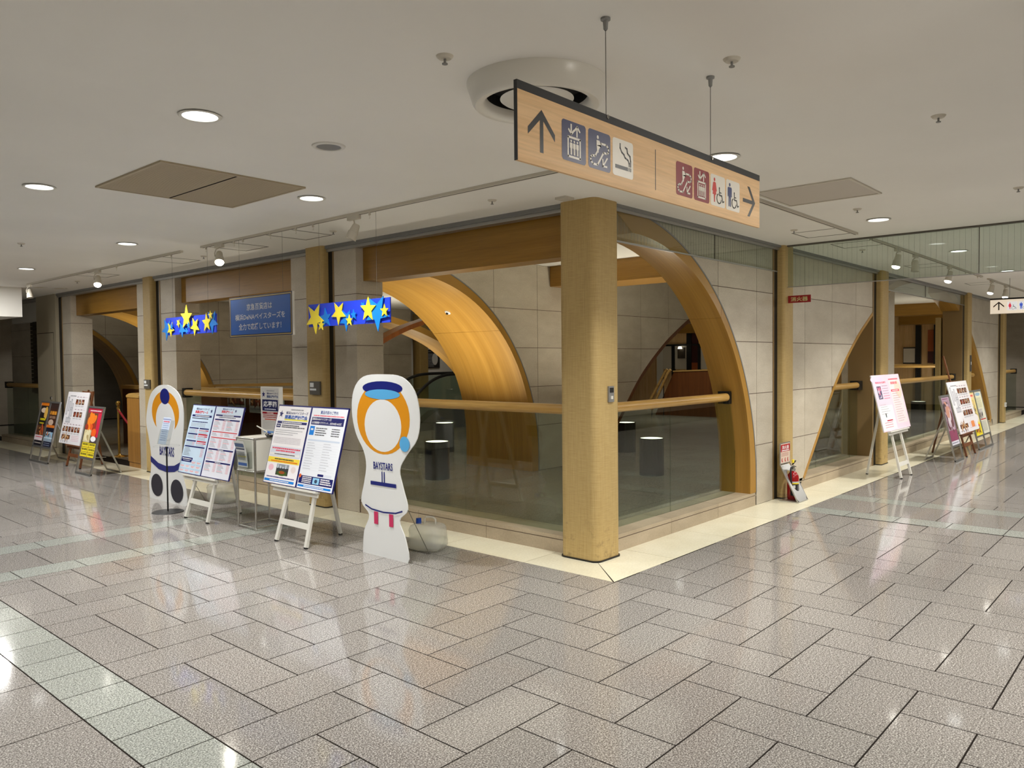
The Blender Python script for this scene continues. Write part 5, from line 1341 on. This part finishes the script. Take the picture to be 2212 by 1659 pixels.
# ---------------- brochure stand
br = thing('brochure_stand', 'black pole brochure stand with pale blue leaflets before the wide standee', 'brochure stand', (-1.27, 4.62, 0), LEFT)
G().lathe([(0.0, 0.012), (0.02, 0.012), (0.155, 0.007), (0.16, 0.0), (0.0, 0.0)], seg=36).build('base', 'weight_grey', br, 40)
G().tube([(0, 0, 0.01), (0, 0, 0.70)], 0.008, 10).build('pole', 'black', br, 60)
G().lathe([(0.0, 0.70), (0.13, 0.705), (0.13, 0.70)], seg=28).build('tray', 'clear_plastic', br)
tl = math.radians(14); M_ = basis((-0.10, -0.05, 0.72), (1, 0, 0), (0, math.sin(tl), math.cos(tl)))
G().box(0, 0.20, 0, 0.265, -0.035, -0.032).box(0, 0.20, 0, 0.16, 0.004, 0.006).box(0, 0.20, 0, 0.003, -0.035, 0.006).xf(M_).build('acrylic_pocket', 'clear_plastic', br)
P = Print(); P.rect(0.01, 0.004, 0.19, 0.29, rgb(206, 220, 242)); P.rect(0.01, 0.262, 0.19, 0.276, rgb(150, 160, 200)); P.dashes(0.03, 0.17, 0.245, 0.012, rgb(230, 90, 110), 1, 1)
for k in range(9): P.dashes(0.03, 0.17, 0.225-0.022*k, 0.008, rgb(150, 170, 210), 0.95, 3+k)
P.build('leaflet', br, M_)

# ---------------- ballot box on its chrome stand
bsx = thing('ballot_stand', 'chrome framed stand with a cream ballot box between the two sale boards', 'ballot stand', (-0.995, 3.20, 0), LEFT)
hx, hy = 0.16, 0.165
for a in (-hx, hx):
    for b_ in (-hy, hy):
        G().tube([(a, b_, 0.02), (a, b_, 0.86)], 0.0095, 12).build('leg', 'chrome', bsx, 50)
        G().lathe([(0.0, 0), (0.011, 0), (0.013, 0.012), (0.013, 0.024), (0.0, 0.03)], (a, b_, 0), 12).build('ball_foot', 'chrome', bsx, 50)
for z in (0.02, 0.55, 0.86):
    for p_, q_ in (((-hx, -hy), (hx, -hy)), ((hx, -hy), (hx, hy)), ((hx, hy), (-hx, hy)), ((-hx, hy), (-hx, -hy))):
        G().tube([(p_[0], p_[1], z), (q_[0], q_[1], z)], 0.0085, 10).build('cross_tube', 'chrome', bsx, 50)
for nm, q_ in (('front_panel', (-hx+0.012, hx-0.012, -hy-0.004, -hy+0.006, 0.56, 0.85)), ('rear_panel', (-hx+0.012, hx-0.012, hy-0.006, hy+0.004, 0.56, 0.85)), ('side_panel', (hx-0.006, hx+0.004, -hy+0.012, hy-0.012, 0.56, 0.85)), ('side_panel', (-hx-0.004, -hx+0.006, -hy+0.012, hy-0.012, 0.56, 0.85)), ('top_panel', (-hx+0.012, hx-0.012, -hy+0.012, hy-0.012, 0.854, 0.866)), ('bottom_panel', (-hx+0.012, hx-0.012, -hy+0.012, hy-0.012, 0.546, 0.556))):
    B(*q_).build(nm, 'white_gloss', bsx)
pk = thing('leaflet_pocket', 'clear pocket of curling leaflets on the front of the ballot box', 'leaflet pocket', (-0.995, 3.20, 0), LEFT)
yf = -hy-0.004
G().box(-0.12, 0.12, yf-0.006, yf-0.001, 0.585, 0.84).box(-0.12, 0.12, yf-0.05, yf-0.046, 0.585, 0.72).box(-0.12, 0.12, yf-0.05, yf-0.001, 0.582, 0.586).box(-0.122, -0.119, yf-0.05, yf-0.001, 0.582, 0.74).box(0.119, 0.122, yf-0.05, yf-0.001, 0.582, 0.74).build('pocket', 'clear_plastic', pk)
A_ = []; 
for k in range(9):
    s = k/8; A_.append((yf-0.02-0.045*s*s, 0.59+0.25*s))
G().strip(A_, [(a-0.0015, b_) for a, b_ in A_], 'x', -0.105, 0.075).build('leaflet', 'white_board', pk)
for k, (s0, s1, col) in enumerate(((0.05, 0.16, rgb(60, 110, 200)), (0.25, 0.62, rgb(190, 192, 196)), (0.38, 0.43, rgb(226, 214, 90)), (0.66, 0.72, rgb(60, 70, 100)), (0.76, 0.90, rgb(70, 96, 140)))):
    P = Print()
    def pt(s): return Vector((0, yf-0.0218-0.045*s*s, 0.59+0.25*s))
    a, b_ = pt(s0), pt(s1); up = (b_-a); ln = up.length
    if k == 1:
        for j in range(7): P.dashes(0.01, 0.17, ln*(0.08+0.13*j), 0.007, rgb(120, 124, 130), 0.9, j)
    else: P.rect(0.012, 0, 0.168, ln, col)
    P.build('print', pk, basis(a+Vector((-0.105, -0.001-0.0006*k, 0)), (1, 0, 0), up))
bxs = thing('ballot_sign', 'upright white sign with navy ballot lettering standing on the ballot box', 'sign', (-0.985, 3.20, 0.867), LEFT)
B(-0.17, 0.17, 0.09, 0.125, 0, 0.47).build('panel', 'white_gloss', bxs)
P = Print(); P.rect(-0.155, 0.02, 0.155, 0.455, rgb(206, 204, 200))
P.dashes(-0.06, 0.08, 0.43, 0.008, GREY, 1, 1); P.star(-0.115, 0.395, 0.032, NAVY); P.text('横浜DeNAベイスターズ', 0.045, 0.405, 0.022, rgb(60, 70, 120), 0.20, 0.02); P.text('開幕応援抽選会', 0.045, 0.375, 0.028, rgb(80, 96, 140), 0.20, 0.03)
P.rect(-0.14, 0.235, 0.14, 0.345, rgb(26, 32, 84)); P.text('応募箱', 0.0, 0.302, 0.058, WHITE, 0.24, 0.02); P.dashes(-0.1, 0.1, 0.252, 0.012, rgb(190, 194, 210), 1, 2)
P.rect(-0.14, 0.205, 0.14, 0.225, rgb(150, 30, 40)); P.dashes(-0.06, 0.06, 0.215, 0.01, rgb(230, 200, 200), 1, 3)
for k in range(2): P.dashes(-0.13, 0.13, 0.192-0.018*k, 0.010, rgb(170, 70, 70), 1, 4+k)
P.rect(-0.10, 0.148, 0.10, 0.158, rgb(196, 90, 70))
for k in range(6): P.dashes(-0.14, 0.14, 0.135-0.014*k, 0.004, rgb(150, 150, 150), 0.8, 10+k)
P.rect(-0.12, 0.024, 0.13, 0.04, rgb(100, 150, 210))
P.build('print', bxs, basis((0, 0.0895, 0), (1, 0, 0), (0, 0, 1)))
pen = thing('pen', 'white and blue pen with a black coil on the ballot box', 'pen', (-1.02, 3.10, 0.867), LEFT)
G().tube([(-0.10, -0.02, 0.10), (0.02, 0.02, 0.045)], 0.006, 8).build('barrel', 'white_gloss', pen)
G().tube([(0.02, 0.02, 0.045), (0.05, 0.03, 0.03)], 0.0062, 8).build('grip', 'blue_cap', pen)
G().tube([(0.05+0.018*math.sin(k*0.9)*0.4-0.006*k, 0.03+0.01*math.cos(k*0.9), 0.03-0.0012*k+0.008*math.sin(k*0.8)) for k in range(14)], 0.004, 6).build('coil_cord', 'black', pen)
B(0.03, 0.09, 0.0, 0.05, 0, 0.02).build('holder', 'black', pen)

# ---------------- collapsible water tanks used as weights
def tank(label, loc, rz):
    t = thing('water_tank', label, 'water tank', loc, rz)
    W_, D_, H_ = 0.145, 0.115, 0.225
    bm = bmesh.new(); bmesh.ops.create_cube(bm, size=1.0)
    bmesh.ops.subdivide_edges(bm, edges=bm.edges, cuts=5, use_grid_fill=True)
    for v in bm.verts:
        x, y, z = v.co*2
        L4 = (abs(x)**5+abs(y)**5+abs(z)**5)**(1/5)
        k = 1/L4 if L4 > 0 else 1
        x, y, z = x*k, y*k, z*k
        sag = 1+0.07*max(0, -z)+0.015*math.sin(9*x+4*z)+0.012*math.sin(8*y-6*z)
        v.co = (x*W_*sag, y*D_*sag, (z+1)*H_/2)
    for f in bm.faces: f.smooth = True
    me = bpy.data.meshes.new('bag'); bm.to_mesh(me)
    me.materials.append(MATS['milky_plastic']); ob('bag', me, t)
    me2 = bpy.data.meshes.new('water')
    for v in bm.verts: v.co = (v.co.x*0.96, v.co.y*0.96, 0.004+min(v.co.z, 0.10)*0.97)
    bm.to_mesh(me2); bm.free(); me2.materials.append(MATS['clear_plastic']); ob('water', me2, t)
    G().lathe([(0.0, 0.045), (0.022, 0.045), (0.024, 0.0), (0.0, 0.0)], (-0.085, 0, H_-0.012), 16).build('cap', 'blue_cap', t, 40)
    G().tube([(-0.03, 0, H_-0.01), (-0.028, 0, H_+0.035), (-0.01, 0, H_+0.05), (0.05, 0, H_+0.05), (0.072, 0, H_+0.035), (0.075, 0, H_-0.01)], 0.009, 8).build('handle', 'milky_plastic', t, 60)
    return t
tank('clear plastic water tank with blue cap right of the taller standee', (-0.62, 1.26, 0.0), LEFT+0.35)
tank('clear plastic water tank behind the sale board easel', (-0.62, 4.70, 0.0), LEFT+0.3)

# ---------------- fire extinguisher and its stand
es = thing('extinguisher_stand', 'slanted silver extinguisher stand with red notice against the cream post', 'extinguisher stand', (3.45, -0.09, 0))
hw_ = 0.135
B(-hw_, hw_, -0.22, -0.002, 0, 0.012).build('base', 'alu', es)
# sloping plate with an oval cut-out
N_ = 28
oval = [(0.085*math.cos(2*PI*k/N_), 0.235+0.125*math.sin(2*PI*k/N_)) for k in range(N_)]
def rectpt(k):
    a = 2*PI*k/N_; c_, s_ = math.cos(a), math.sin(a); q = min(hw_/abs(c_) if abs(c_) > 1e-6 else 9, 0.215/abs(s_) if abs(s_) > 1e-6 else 9)
    return (q*c_, 0.215+q*s_)
rp = [rectpt(k) for k in range(N_)]
d_ = Vector((0, 0.20, 0.375)).normalized()
g_ = G(); Mp = basis((0, -0.215, 0.012), (1, 0, 0), d_)
vs = [(a, b_, z) for z in (0.0, -0.004) for P_ in (rp, oval) for a, b_ in P_]
fs = []
for k in range(N_):
    j = (k+1) % N_
    fs += [(k, j, N_+j, N_+k), (2*N_+k, 3*N_+k, 3*N_+j, 2*N_+j), (k, 2*N_+k, 2*N_+j, j), (N_+k, N_+j, 3*N_+j, 3*N_+k)]
g_.add(vs, fs); g_.xf(Mp).build('slanted_plate', 'alu', es)
B(-hw_, hw_, -0.016, -0.008, 0.40, 0.635).build('notice_panel', 'alu', es)
for s in (-1, 1): G().prism([(-0.215, 0.012), (-0.20, 0.012), (-0.008, 0.40), (-0.016, 0.405)], 'x', s*hw_-0.003, s*hw_+0.003).build('side_flange', 'alu', es)
P = Print(); P.rect(-0.125, 0.01, 0.125, 0.225, rgb(226, 206, 188)); P.rect(-0.125, 0.135, 0.125, 0.215, rgb(180, 24, 32)); P.text('消火器', 0.0, 0.182, 0.042, WHITE, 0.19, 0.015); P.dashes(-0.1, 0.1, 0.148, 0.012, WHITE, 1, 1)
for k in range(3): P.dashes(-0.11, 0.11, 0.118-0.014*k, 0.006, rgb(190, 120, 110), 0.9, 2+k)
for a in (-0.08, 0.0, 0.07): P.ell(a, 0.045, 0.02, 0.024, rgb(190, 40, 44), 10); P.ell(a+0.01, 0.05, 0.01, 0.02, rgb(226, 206, 188), 8)
P.build('notice_print', es, basis((0, -0.0164, 0.40), (1, 0, 0), (0, 0, 1)))
ex = thing('fire_extinguisher', 'red fire extinguisher standing in the slanted silver stand', 'extinguisher', (3.47, -0.185, 0.013))
G().lathe([(0.0, 0.0), (0.055, 0.0), (0.062, 0.012), (0.062, 0.235), (0.055, 0.268), (0.036, 0.296), (0.022, 0.306), (0.022, 0.32), (0.0, 0.32)], seg=32).build('cylinder', 'red_enamel', ex, 50)
G().lathe([(0.024, 0.312), (0.027, 0.318), (0.027, 0.336), (0.018, 0.342), (0.015, 0.372), (0.0, 0.374)], seg=20).build('valve', 'chrome', ex, 40)
G().bar((-0.01, 0, 0.365), (0.075, 0, 0.35), 0.014, 0.008).bar((-0.015, 0, 0.382), (0.07, 0, 0.415), 0.014, 0.008).build('lever', 'black', ex)
G().lathe([(0.0, 0.40), (0.012, 0.40), (0.014, 0.42), (0.012, 0.436), (0.0, 0.438)], seg=14).build('pin_cap', 'star_yellow', ex, 40)
G().tube([(-0.012, 0, 0.352), (-0.05, 0, 0.352), (-0.078, -0.005, 0.33), (-0.086, -0.01, 0.28), (-0.082, -0.012, 0.16), (-0.075, -0.012, 0.05)], 0.0095, 10).build('hose', 'black_rubber', ex, 60)
P = Print()
lab = []
def curved(name, a0, a1, z0, z1, col, r=0.0626):
    q = Print(); n = 8
    for k in range(n):
        b0 = a0+(a1-a0)*k/n; b1 = a0+(a1-a0)*(k+1)/n
        o_ = len(q.v); q.v += [(r*math.cos(b0), r*math.sin(b0), z0), (r*math.cos(b1), r*math.sin(b1), z0), (r*math.cos(b1), r*math.sin(b1), z1), (r*math.cos(b0), r*math.sin(b0), z1)]
        q.f.append((o_, o_+1, o_+2, o_+3)); q.c.append(col)
    return q.build(name, ex, Matrix.Identity(4))
A0 = math.radians(-165); A1 = math.radians(-75)
curved('label', A0, A1, 0.04, 0.20, rgb(36, 36, 40))
curved('label', A0, A1, 0.172, 0.185, rgb(236, 214, 40), 0.0629); curved('label', A0, A1, 0.186, 0.20, rgb(200, 200, 200), 0.0629)
for z, col in ((0.145, rgb(220, 220, 220)), (0.108, rgb(236, 206, 40)), (0.070, rgb(40, 90, 190))): curved('label', A0+0.12, A0+0.52, z-0.015, z+0.015, col, 0.0630)
curved('label', A1-0.6, A1-0.1, 0.05, 0.16, rgb(96, 96, 100), 0.0629)

# ---------------- switch boxes on the posts
def wallbox(label, loc, w, h_, slip=True):
    t = thing('switch_box', label, 'switch box', loc, LEFT)
    B(-w/2, w/2, -0.02, 0, -h_/2, h_/2).build('housing', 'grey_box', t)
    if slip:
        B(-w/2+0.012, -0.015, -0.0215, -0.02, 0.01, h_/2-0.015).build('sticker', 'white_board', t); B(-w/2+0.01, 0.03, -0.0215, -0.02, -0.025, -0.005).build('sticker', 'white_board', t)
    return t
wallbox('dark grey switch box on the post right of the ballot sign', (-0.085, 3.62, 1.29), 0.19, 0.145)
wallbox('dark grey switch box on the post behind the wide standee', (-0.085, 7.79, 1.275), 0.19, 0.13)
sw = thing('switch_plate', 'small dark switch plate on the far right post', 'switch', (12.6, -0.085, 1.42))
B(-0.05, 0.05, -0.015, 0, -0.16, 0.16).build('housing', 'grey_box', sw); B(-0.025, 0.025, -0.018, -0.015, -0.03, 0.03).build('button', 'white_board', sw)
ol = thing('socket', 'small white socket low on the farthest right post', 'socket', (16.22, -0.085, 0.42))
B(-0.05, 0.05, -0.03, 0, -0.05, 0.05).build('housing', 'white_board', ol); B(-0.02, 0.02, -0.032, -0.03, -0.02, 0.02).build('face', 'alu_dull', ol)

# ================================================================== INSIDE THE ARCADE
def drum(label, x, y, w=UP_W):
    t = thing('drum_uplighter', label, 'floor lamp', (x, y, 0), 0, 'steel drum uplighters')
    G().lathe([(0.0, 0.0), (0.165, 0.0), (0.165, 0.5), (0.150, 0.5), (0.150, 0.475), (0.0, 0.475)], seg=40).build('drum', 'steel_drum', t, 40)
    G().disc(0.149, 0.497, seg=36).build('glow_disc', 'drum_glow', t)
    area('lamp', t, (0, 0, 0.502), 0.14, w, (1.0, 0.92, 0.74), False, 2.4)
    return t
drum('steel drum uplighter with a glowing top under the broad golden arch', 2.1, 4.08, 30)
drum('steel drum uplighter with a glowing top behind the right glass arch', 4.15, 2.03, 22)
drum('steel drum uplighter behind the one under the broad golden arch', 4.30, 6.26, 30)
drum('steel drum uplighter just right of the corner column', 6.15, 3.76, 10)
drum('far steel drum uplighter before the inner stair wall', 16.6, 7.75, 10)
drum('far steel drum uplighter beyond the pink poster board', 15.2, 1.5, 12)
drum('steel drum uplighter seen deep in the roped entrance', 2.1, 13.1, 24)
drum('steel drum uplighter under the far lit arch', 5.9, 9.4, 26)

for k, (x, y) in enumerate(((2.0, 1.9), (7.0, 1.9), (6.2, 6.4), (1.6, 7.6), (1.8, 10.6), (9.5, 4.0), (10.5, 9.0), (16.5, 3.5), (16.5, 9.0), (11.0, 13.0), (1.8, 15.2), (1.8, 18.6), (17.6, 1.2), (12.6, 6.6), (21.2, 1.6))):  # downlights added to lift the dim arcade interior
    t = copy_tree(dl0); t.location = (x, y, IZ-0.006); t['label'] = 'added round downlight brightening the arcade hidden by beams'; t['group'] = 'added arcade downlights'
    for ch in t.children:
        if ch.type == 'LIGHT': ch.data = ch.data.copy(); ch.data.energy = 16.0 if x > 12 else 4.0
# low wooden walls inside the left bays
lw1 = thing('low_wall', 'low dark wooden wall with a light cap behind the roped entrance', 'low wall', (1.45, 11.4, 0))
B(-0.06, 0.06, -2.9, 1.0, 0, 1.08).build('panel', 'dark_wood', lw1)
B(-0.09, 0.09, -2.9, 1.0, 1.08, 1.15).build('cap', 'rail_wood_y', lw1)
lw2 = thing('low_wall', 'low wooden wall with sloping light cap behind the sale board', 'low wall', (2.2, 9.2, 0))
for k in range(5): B(-0.05, 0.05, -2.2+k*0.88+0.003, -2.2+(k+1)*0.88-0.003, 0, 1.03).build('panel', 'dark_wood', lw2)
G().prism([(-2.2, 1.03), (2.2, 1.03), (2.2, 1.10), (-2.2, 1.14)], 'x', -0.07, 0.07).build('cap', 'rail_wood_y', lw2)
rl2 = thing('inner_handrail', 'second wooden rail inside behind the sale board', 'handrail', (3.0, 10.5, 0))
G().prism([(-2.4, 1.16), (1.5, 1.07), (1.5, 1.12), (-2.4, 1.215)], 'x', -0.04, 0.04).build('rail', 'rail_wood_y', rl2)
for q in (-2.2, -0.4, 1.3): G().tube([(0, q, 0), (0, q, 1.08)], 0.015, 8).build('baluster', 'dark_wood', rl2)
for k, (yy, w_, l_) in enumerate(((10.05, 0.5, 'white menu sheet with food pictures leftmost on the low wall behind the sale board'), (9.35, 0.62, 'white menu sheet second from the left on the low wall behind the sale board'), (8.65, 0.5, 'white menu sheet third from the left on the low wall behind the sale board'), (8.05, 0.5, 'white menu sheet rightmost on the low wall behind the sale board'))):
    t = thing('menu_sheet', l_, 'menu', (2.13, yy, 0.70), LEFT, 'menu sheets on the inner low wall')
    B(-w_/2, w_/2, -0.004, 0.0, 0, 0.26).build('sheet', 'white_board', t)
    P = Print(); P.rect(-w_/2+0.01, 0.01, w_/2-0.01, 0.25, rgb(196, 198, 196)); P.photo(-w_/2+0.03, 0.12, w_/2-0.03, 0.24, FOOD, 500+k, 12); P.dashes(-w_/2+0.04, w_/2-0.04, 0.07, 0.02, GREY, 0.9, k)
    P.build('print', t, basis((0, -0.0045, 0), (1, 0, 0), (0, 0, 1)))
ct = thing('reception_counter', 'tall wooden reception counter with a curved top right of the rope', 'counter', (0.17, 8.53, 0))
B(-0.17, 0.17, -0.215, 0.215, 0.08, 1.06).build('body', 'counter_wood', ct)
B(-0.16, 0.16, -0.205, 0.205, 0.0, 0.08).build('plinth', 'counter_wood', ct)
G().prism([(-0.225, 1.06), (0.225, 1.06), (0.225, 1.09), (0.12, 1.12), (0.0, 1.13), (-0.12, 1.12), (-0.225, 1.09)], 'x', -0.18, 0.18).build('top', 'rail_wood_y', ct)
sn = thing('rope_post', 'brass rope post with ball top in the left entrance', 'rope post', (0.42, 10.15, 0))
G().lathe([(0.0, 0.0), (0.15, 0.0), (0.15, 0.008), (0.04, 0.03), (0.019, 0.05), (0.019, 0.80), (0.026, 0.81), (0.026, 0.84), (0.012, 0.85), (0.03, 0.875), (0.04, 0.905), (0.03, 0.935), (0.0, 0.945)], seg=24).build('post', 'brass', sn, 40)
rp_ = thing('rope', 'sagging red rope hooked to the brass post', 'rope', (0.42, 10.15, 0))
pts = [(0.02*k/12, -1.3*k/12, 0.80-0.42*math.sin(PI*k/12*0.62)) for k in range(13)]
G().tube(pts, 0.018, 10).build('braid', 'rope_red', rp_, 60)
G().tube([(0, 0, 0.83), (0.0, -0.03, 0.80), pts[1]], 0.012, 8).build('hook', 'brass', rp_, 60)
# far-left bay: pale fascia and a dark slatted shutter
fa = thing('slatted_shutter', 'dark slatted shutter under a white fascia at the far left', 'shutter', (0.25, 13.42, 0))
B(-0.05, 0.05, -0.9, 1.4, 2.41, CZ).build('fascia', 'white_metal', fa)
B(0.02, 0.05, -0.9, 0.4, 1.0, 2.41).build('backing', 'black', fa)
for k in range(18): B(-0.02, 0.02, -0.9, 0.4, 1.02+k*0.077, 1.02+k*0.077+0.066).build('slat', 'slat_dark', fa)
wl = struct('wall_far_left', B(0.343, 0.6, 13.85, 15.4, 0, CZ), 'wall_joint')
for z0, z1 in zip(COURSE[:-1], COURSE[1:]): B(0.34, 0.6, 13.85, 15.4, z0+0.002, z1-0.002).build('stone_block', 'limestone', wl)

# far view through the golden arch: stone, post, lit wall with poster, escalator
wb = struct('wall_back_stone', B(6.4, 8.55, 12.01, 12.3, 0, IZ), 'wall_joint')
panels(wb, rect_poly(6.4, 8.55, 0, IZ), 12.0, [6.4, 7.1, 7.8, 8.55], COURSE[:-1]+[IZ], 'stone_panel', 'limestone', 0.02)
post('olive post in the distance seen through the broad golden arch', 8.72, 9.02, 11.85, 12.15, 0.03)
struct('wall_back_lit', B(9.0, 14.0, 14.0, 14.1, 0, IZ), 'inner_paint')
po = thing('wall_poster', 'black and white poster on the distant pale wall', 'poster', (11.05, 13.99, 1.35))
B(-0.35, 0.35, -0.02, 0, 0, 0.56).build('board', 'black', po)
P = Print(); P.rect(-0.34, 0.01, 0.34, 0.55, rgb(20, 20, 22))
for k in range(9): P.dashes(-0.3, 0.1, 0.42-0.045*k, 0.02, rgb(150, 150, 150), 1, k)
P.ell(0.15, 0.27, 0.12, 0.18, rgb(190, 186, 176)); P.dashes(-0.3, 0.0, 0.50, 0.02, rgb(130, 130, 130), 1, 30)
P.build('print', po, basis((0, -0.0205, 0), (1, 0, 0), (0, 0, 1)))
ec = thing('escalator', 'escalator with black handrails and glass sides deep inside the arcade', 'escalator', (0, 0, 0))
for yy in (9.5, 10.4):
    pth = [(6.1, 0.42), (6.5, 0.80), (6.9, 1.08), (7.3, 1.22), (7.8, 1.26), (9.2, 1.26)]
    sp_ = smoothpts(pth, 4)
    G().tube([(a, yy, z) for a, z in sp_], 0.035, 8).build('handrail', 'black_rubber', ec, 60)
    G().strip([(a, z-0.04) for a, z in sp_], [(a, max(z-0.75, 0.02)) for a, z in sp_], 'y', yy-0.005, yy+0.005).build('glass_side', 'balustrade_glass', ec)
G().strip([(6.1, 0.0), (6.9, 0.45), (7.5, 0.5), (9.2, 0.5)], [(6.1, -0.0), (6.9, 0.0), (7.5, 0.0), (9.2, 0.0)], 'y', 9.55, 10.35).build('step_truss', 'alu_dull', ec)

# shop front deep on the right
X0 = 19.0
shop = struct('wall_shop', G().box(X0+0.1, X0+0.3, 0.4, 12.5, 0, IZ), 'maple')
sroot = thing('shop_front', 'distant shop front of pale panels and black uprights inside the arcade', 'shop front', (0, 0, 0))
def sp_box(label, name, cat, y0, y1, z0, z1, mat, d=0.04):
    return tag(B(X0+0.1-d, X0+0.1, min(y0, y1), max(y0, y1), z0, z1).build(name.replace('shop_', ''), mat, sroot), label)
plain('maroon', rgb(60, 14, 8), 0.5); plain('orange_wood', rgb(150, 74, 24), 0.5); plain('pale_panel', rgb(214, 206, 190), 0.5); plain('white_lit', rgb(226, 222, 210), 0.5)
sp_box('black upright of the shop front behind the right glass arch', 'shop_upright', 'shop front', 9.57, 9.744, 0, 2.43, 'black', 0.10)
sp_box('slim black upright of the shop front behind the right glass arch', 'shop_upright', 'shop front', 10.22, 10.338, 0, 2.05, 'black', 0.08)
sp_box('black upright right of the maroon shop panel', 'shop_upright', 'shop front', 9.232, 9.332, 0, 2.05, 'black', 0.08)
sp_box('maroon shop panel behind the right glass arch', 'shop_panel', 'shop front', 9.342, 9.57, 1.42, 2.42, 'maroon', 0.06)
sp_box('orange wooden shop panel behind the right glass arch', 'shop_panel', 'shop front', 9.342, 9.57, 0.4, 1.42, 'orange_wood', 0.06)
sp_box('black transom of the shop front behind the right glass arch', 'shop_transom', 'shop front', 8.9, 10.70, 2.0, 2.06, 'black', 0.09)
sp_box('pale menu panel left of the lit screen in the shop front', 'shop_panel', 'shop front', 10.338, 10.70, 1.2, 2.0, 'pale_panel', 0.05)
sp_box('pale shop panel below the lit screen', 'shop_panel', 'shop front', 9.744, 10.22, 1.2, 2.0, 'pale_panel', 0.05)
sp_box('pale shop panel right of the maroon panel', 'shop_panel', 'shop front', 8.7, 9.232, 1.2, 2.0, 'pale_panel', 0.05)
sp_box('white strip wall left of the shop menu panel', 'shop_panel', 'shop front', 10.70, 10.95, 0, IZ, 'white_lit', 0.05)
sp_box('wooden lintel above the shop front behind the right glass arch', 'shop_lintel', 'shop front', 8.8, 10.12, 2.43, 2.74, 'beam_wood_y', 0.2)
scn = bpy.data.objects.new('screen', B(-0.04, 0.03, -0.126, 0.126, 0, 0.38).mesh('screen', 'slat_dark')); COL.objects.link(scn); scn.parent = sroot; scn.location = (X0+0.02, 9.95, 1.57)
G().lathe([(0.0, 0.0), (0.08, 0.0), (0.05, 0.08), (0.0, 0.08)], (-0.1, 0, 0.33), 14).build('lamp', 'drum_glow', scn)
for q, l_ in (((2.41, 2.544), 'left black upright of the shop front in the far wide bay'), ((1.941, 2.079), 'right black upright of the shop front in the far wide bay')):
    sp_box(l_, 'shop_upright', 'shop front', q[0], q[1], 0, 2.44, 'black', 0.10)
sp_box('pale framed window in the shop front of the far wide bay', 'shop_window', 'shop front', 2.56, 2.86, 1.39, 1.79, 'pale_panel', 0.07)
sp_box('black window frame in the shop front of the far wide bay', 'shop_frame', 'shop front', 2.545, 2.875, 1.36, 1.82, 'black', 0.05)
sp_box('orange wooden shop panel right of the far wide bay uprights', 'shop_panel', 'shop front', 1.80, 1.94, 0, 2.2, 'orange_wood', 0.06)
sp_box('brown shop panel between the far wide bay uprights', 'shop_panel', 'shop front', 2.079, 2.24, 1.7, 2.3, 'orange_wood', 0.05)
sp_box('dark maroon shop panel between the far wide bay uprights', 'shop_panel', 'shop front', 2.079, 2.24, 1.38, 1.7, 'maroon', 0.05)
sp_box('wooden lintel above the shop front in the far wide bay', 'shop_lintel', 'shop front', 1.5, 2.96, 2.46, 2.74, 'beam_wood_y', 0.2)
# stair parapet with sloping handrails
pp = thing('stair_parapet', 'brown wooden stair parapet seen through the right glass arch', 'parapet', (0, 0, 0))
G().prism([(7.36, 1.20), (6.0, 1.25), (6.0, 0.0), (7.95, 0.0)], 'x', 14.0, 14.12).build('panel', 'dark_wood', pp)
G().prism([(7.38, 1.20), (6.0, 1.25), (6.0, 1.285), (7.38, 1.235)], 'x', 13.98, 14.14).build('cap', 'rail_wood_y', pp)
hr = thing('stair_handrail', 'pair of sloping wooden handrails beside the stair parapet', 'handrail', (0, 0, 0))
G().tube([(13.9, 7.50, 1.27), (13.9, 7.56, 1.215), (13.9, 8.02, 0.45), (13.9, 8.2, 0.15)], 0.04, 10).build('rail', 'rail_wood_y', hr, 60)
G().tube([(13.8, 7.34, 1.27), (13.8, 7.42, 1.19), (13.8, 7.80, 0.45), (13.8, 7.95, 0.15)], 0.04, 10).build('rail', 'rail_wood_y', hr, 60)
for q in ((13.9, 7.62, 1.1), (13.9, 8.0, 0.48)): G().tube([(q[0], q[1], 0), q], 0.012, 6).build('baluster', 'black', hr)
# wide bay: stone return, pale pillar and inner rail
wi = struct('wall_inner_bay', B(7.9, 9.15, 0.36, 0.80, 0, IZ), 'limestone')
pc = thing('inner_pillar', 'smooth olive pillar inside the far wide bay', 'pillar', (12.75, 0.62, 0))
B(-0.55, 0.35, -0.25, -0.17, 0, 2.33).build('shaft', 'post_cloth', pc)
ir = thing('inner_handrail', 'wooden handrail deep inside the far wide bay', 'handrail', (0, 0, 0))
G().tube([(16.0, 1.1, 1.33), (16.0, 3.4, 1.33)], 0.045, 12).build('rail', 'rail_wood_y', ir, 60)
for q in (1.2, 2.3, 3.35): G().tube([(16.0, q, 0), (16.0, q, 1.3)], 0.02, 8).build('baluster', 'black', ir)
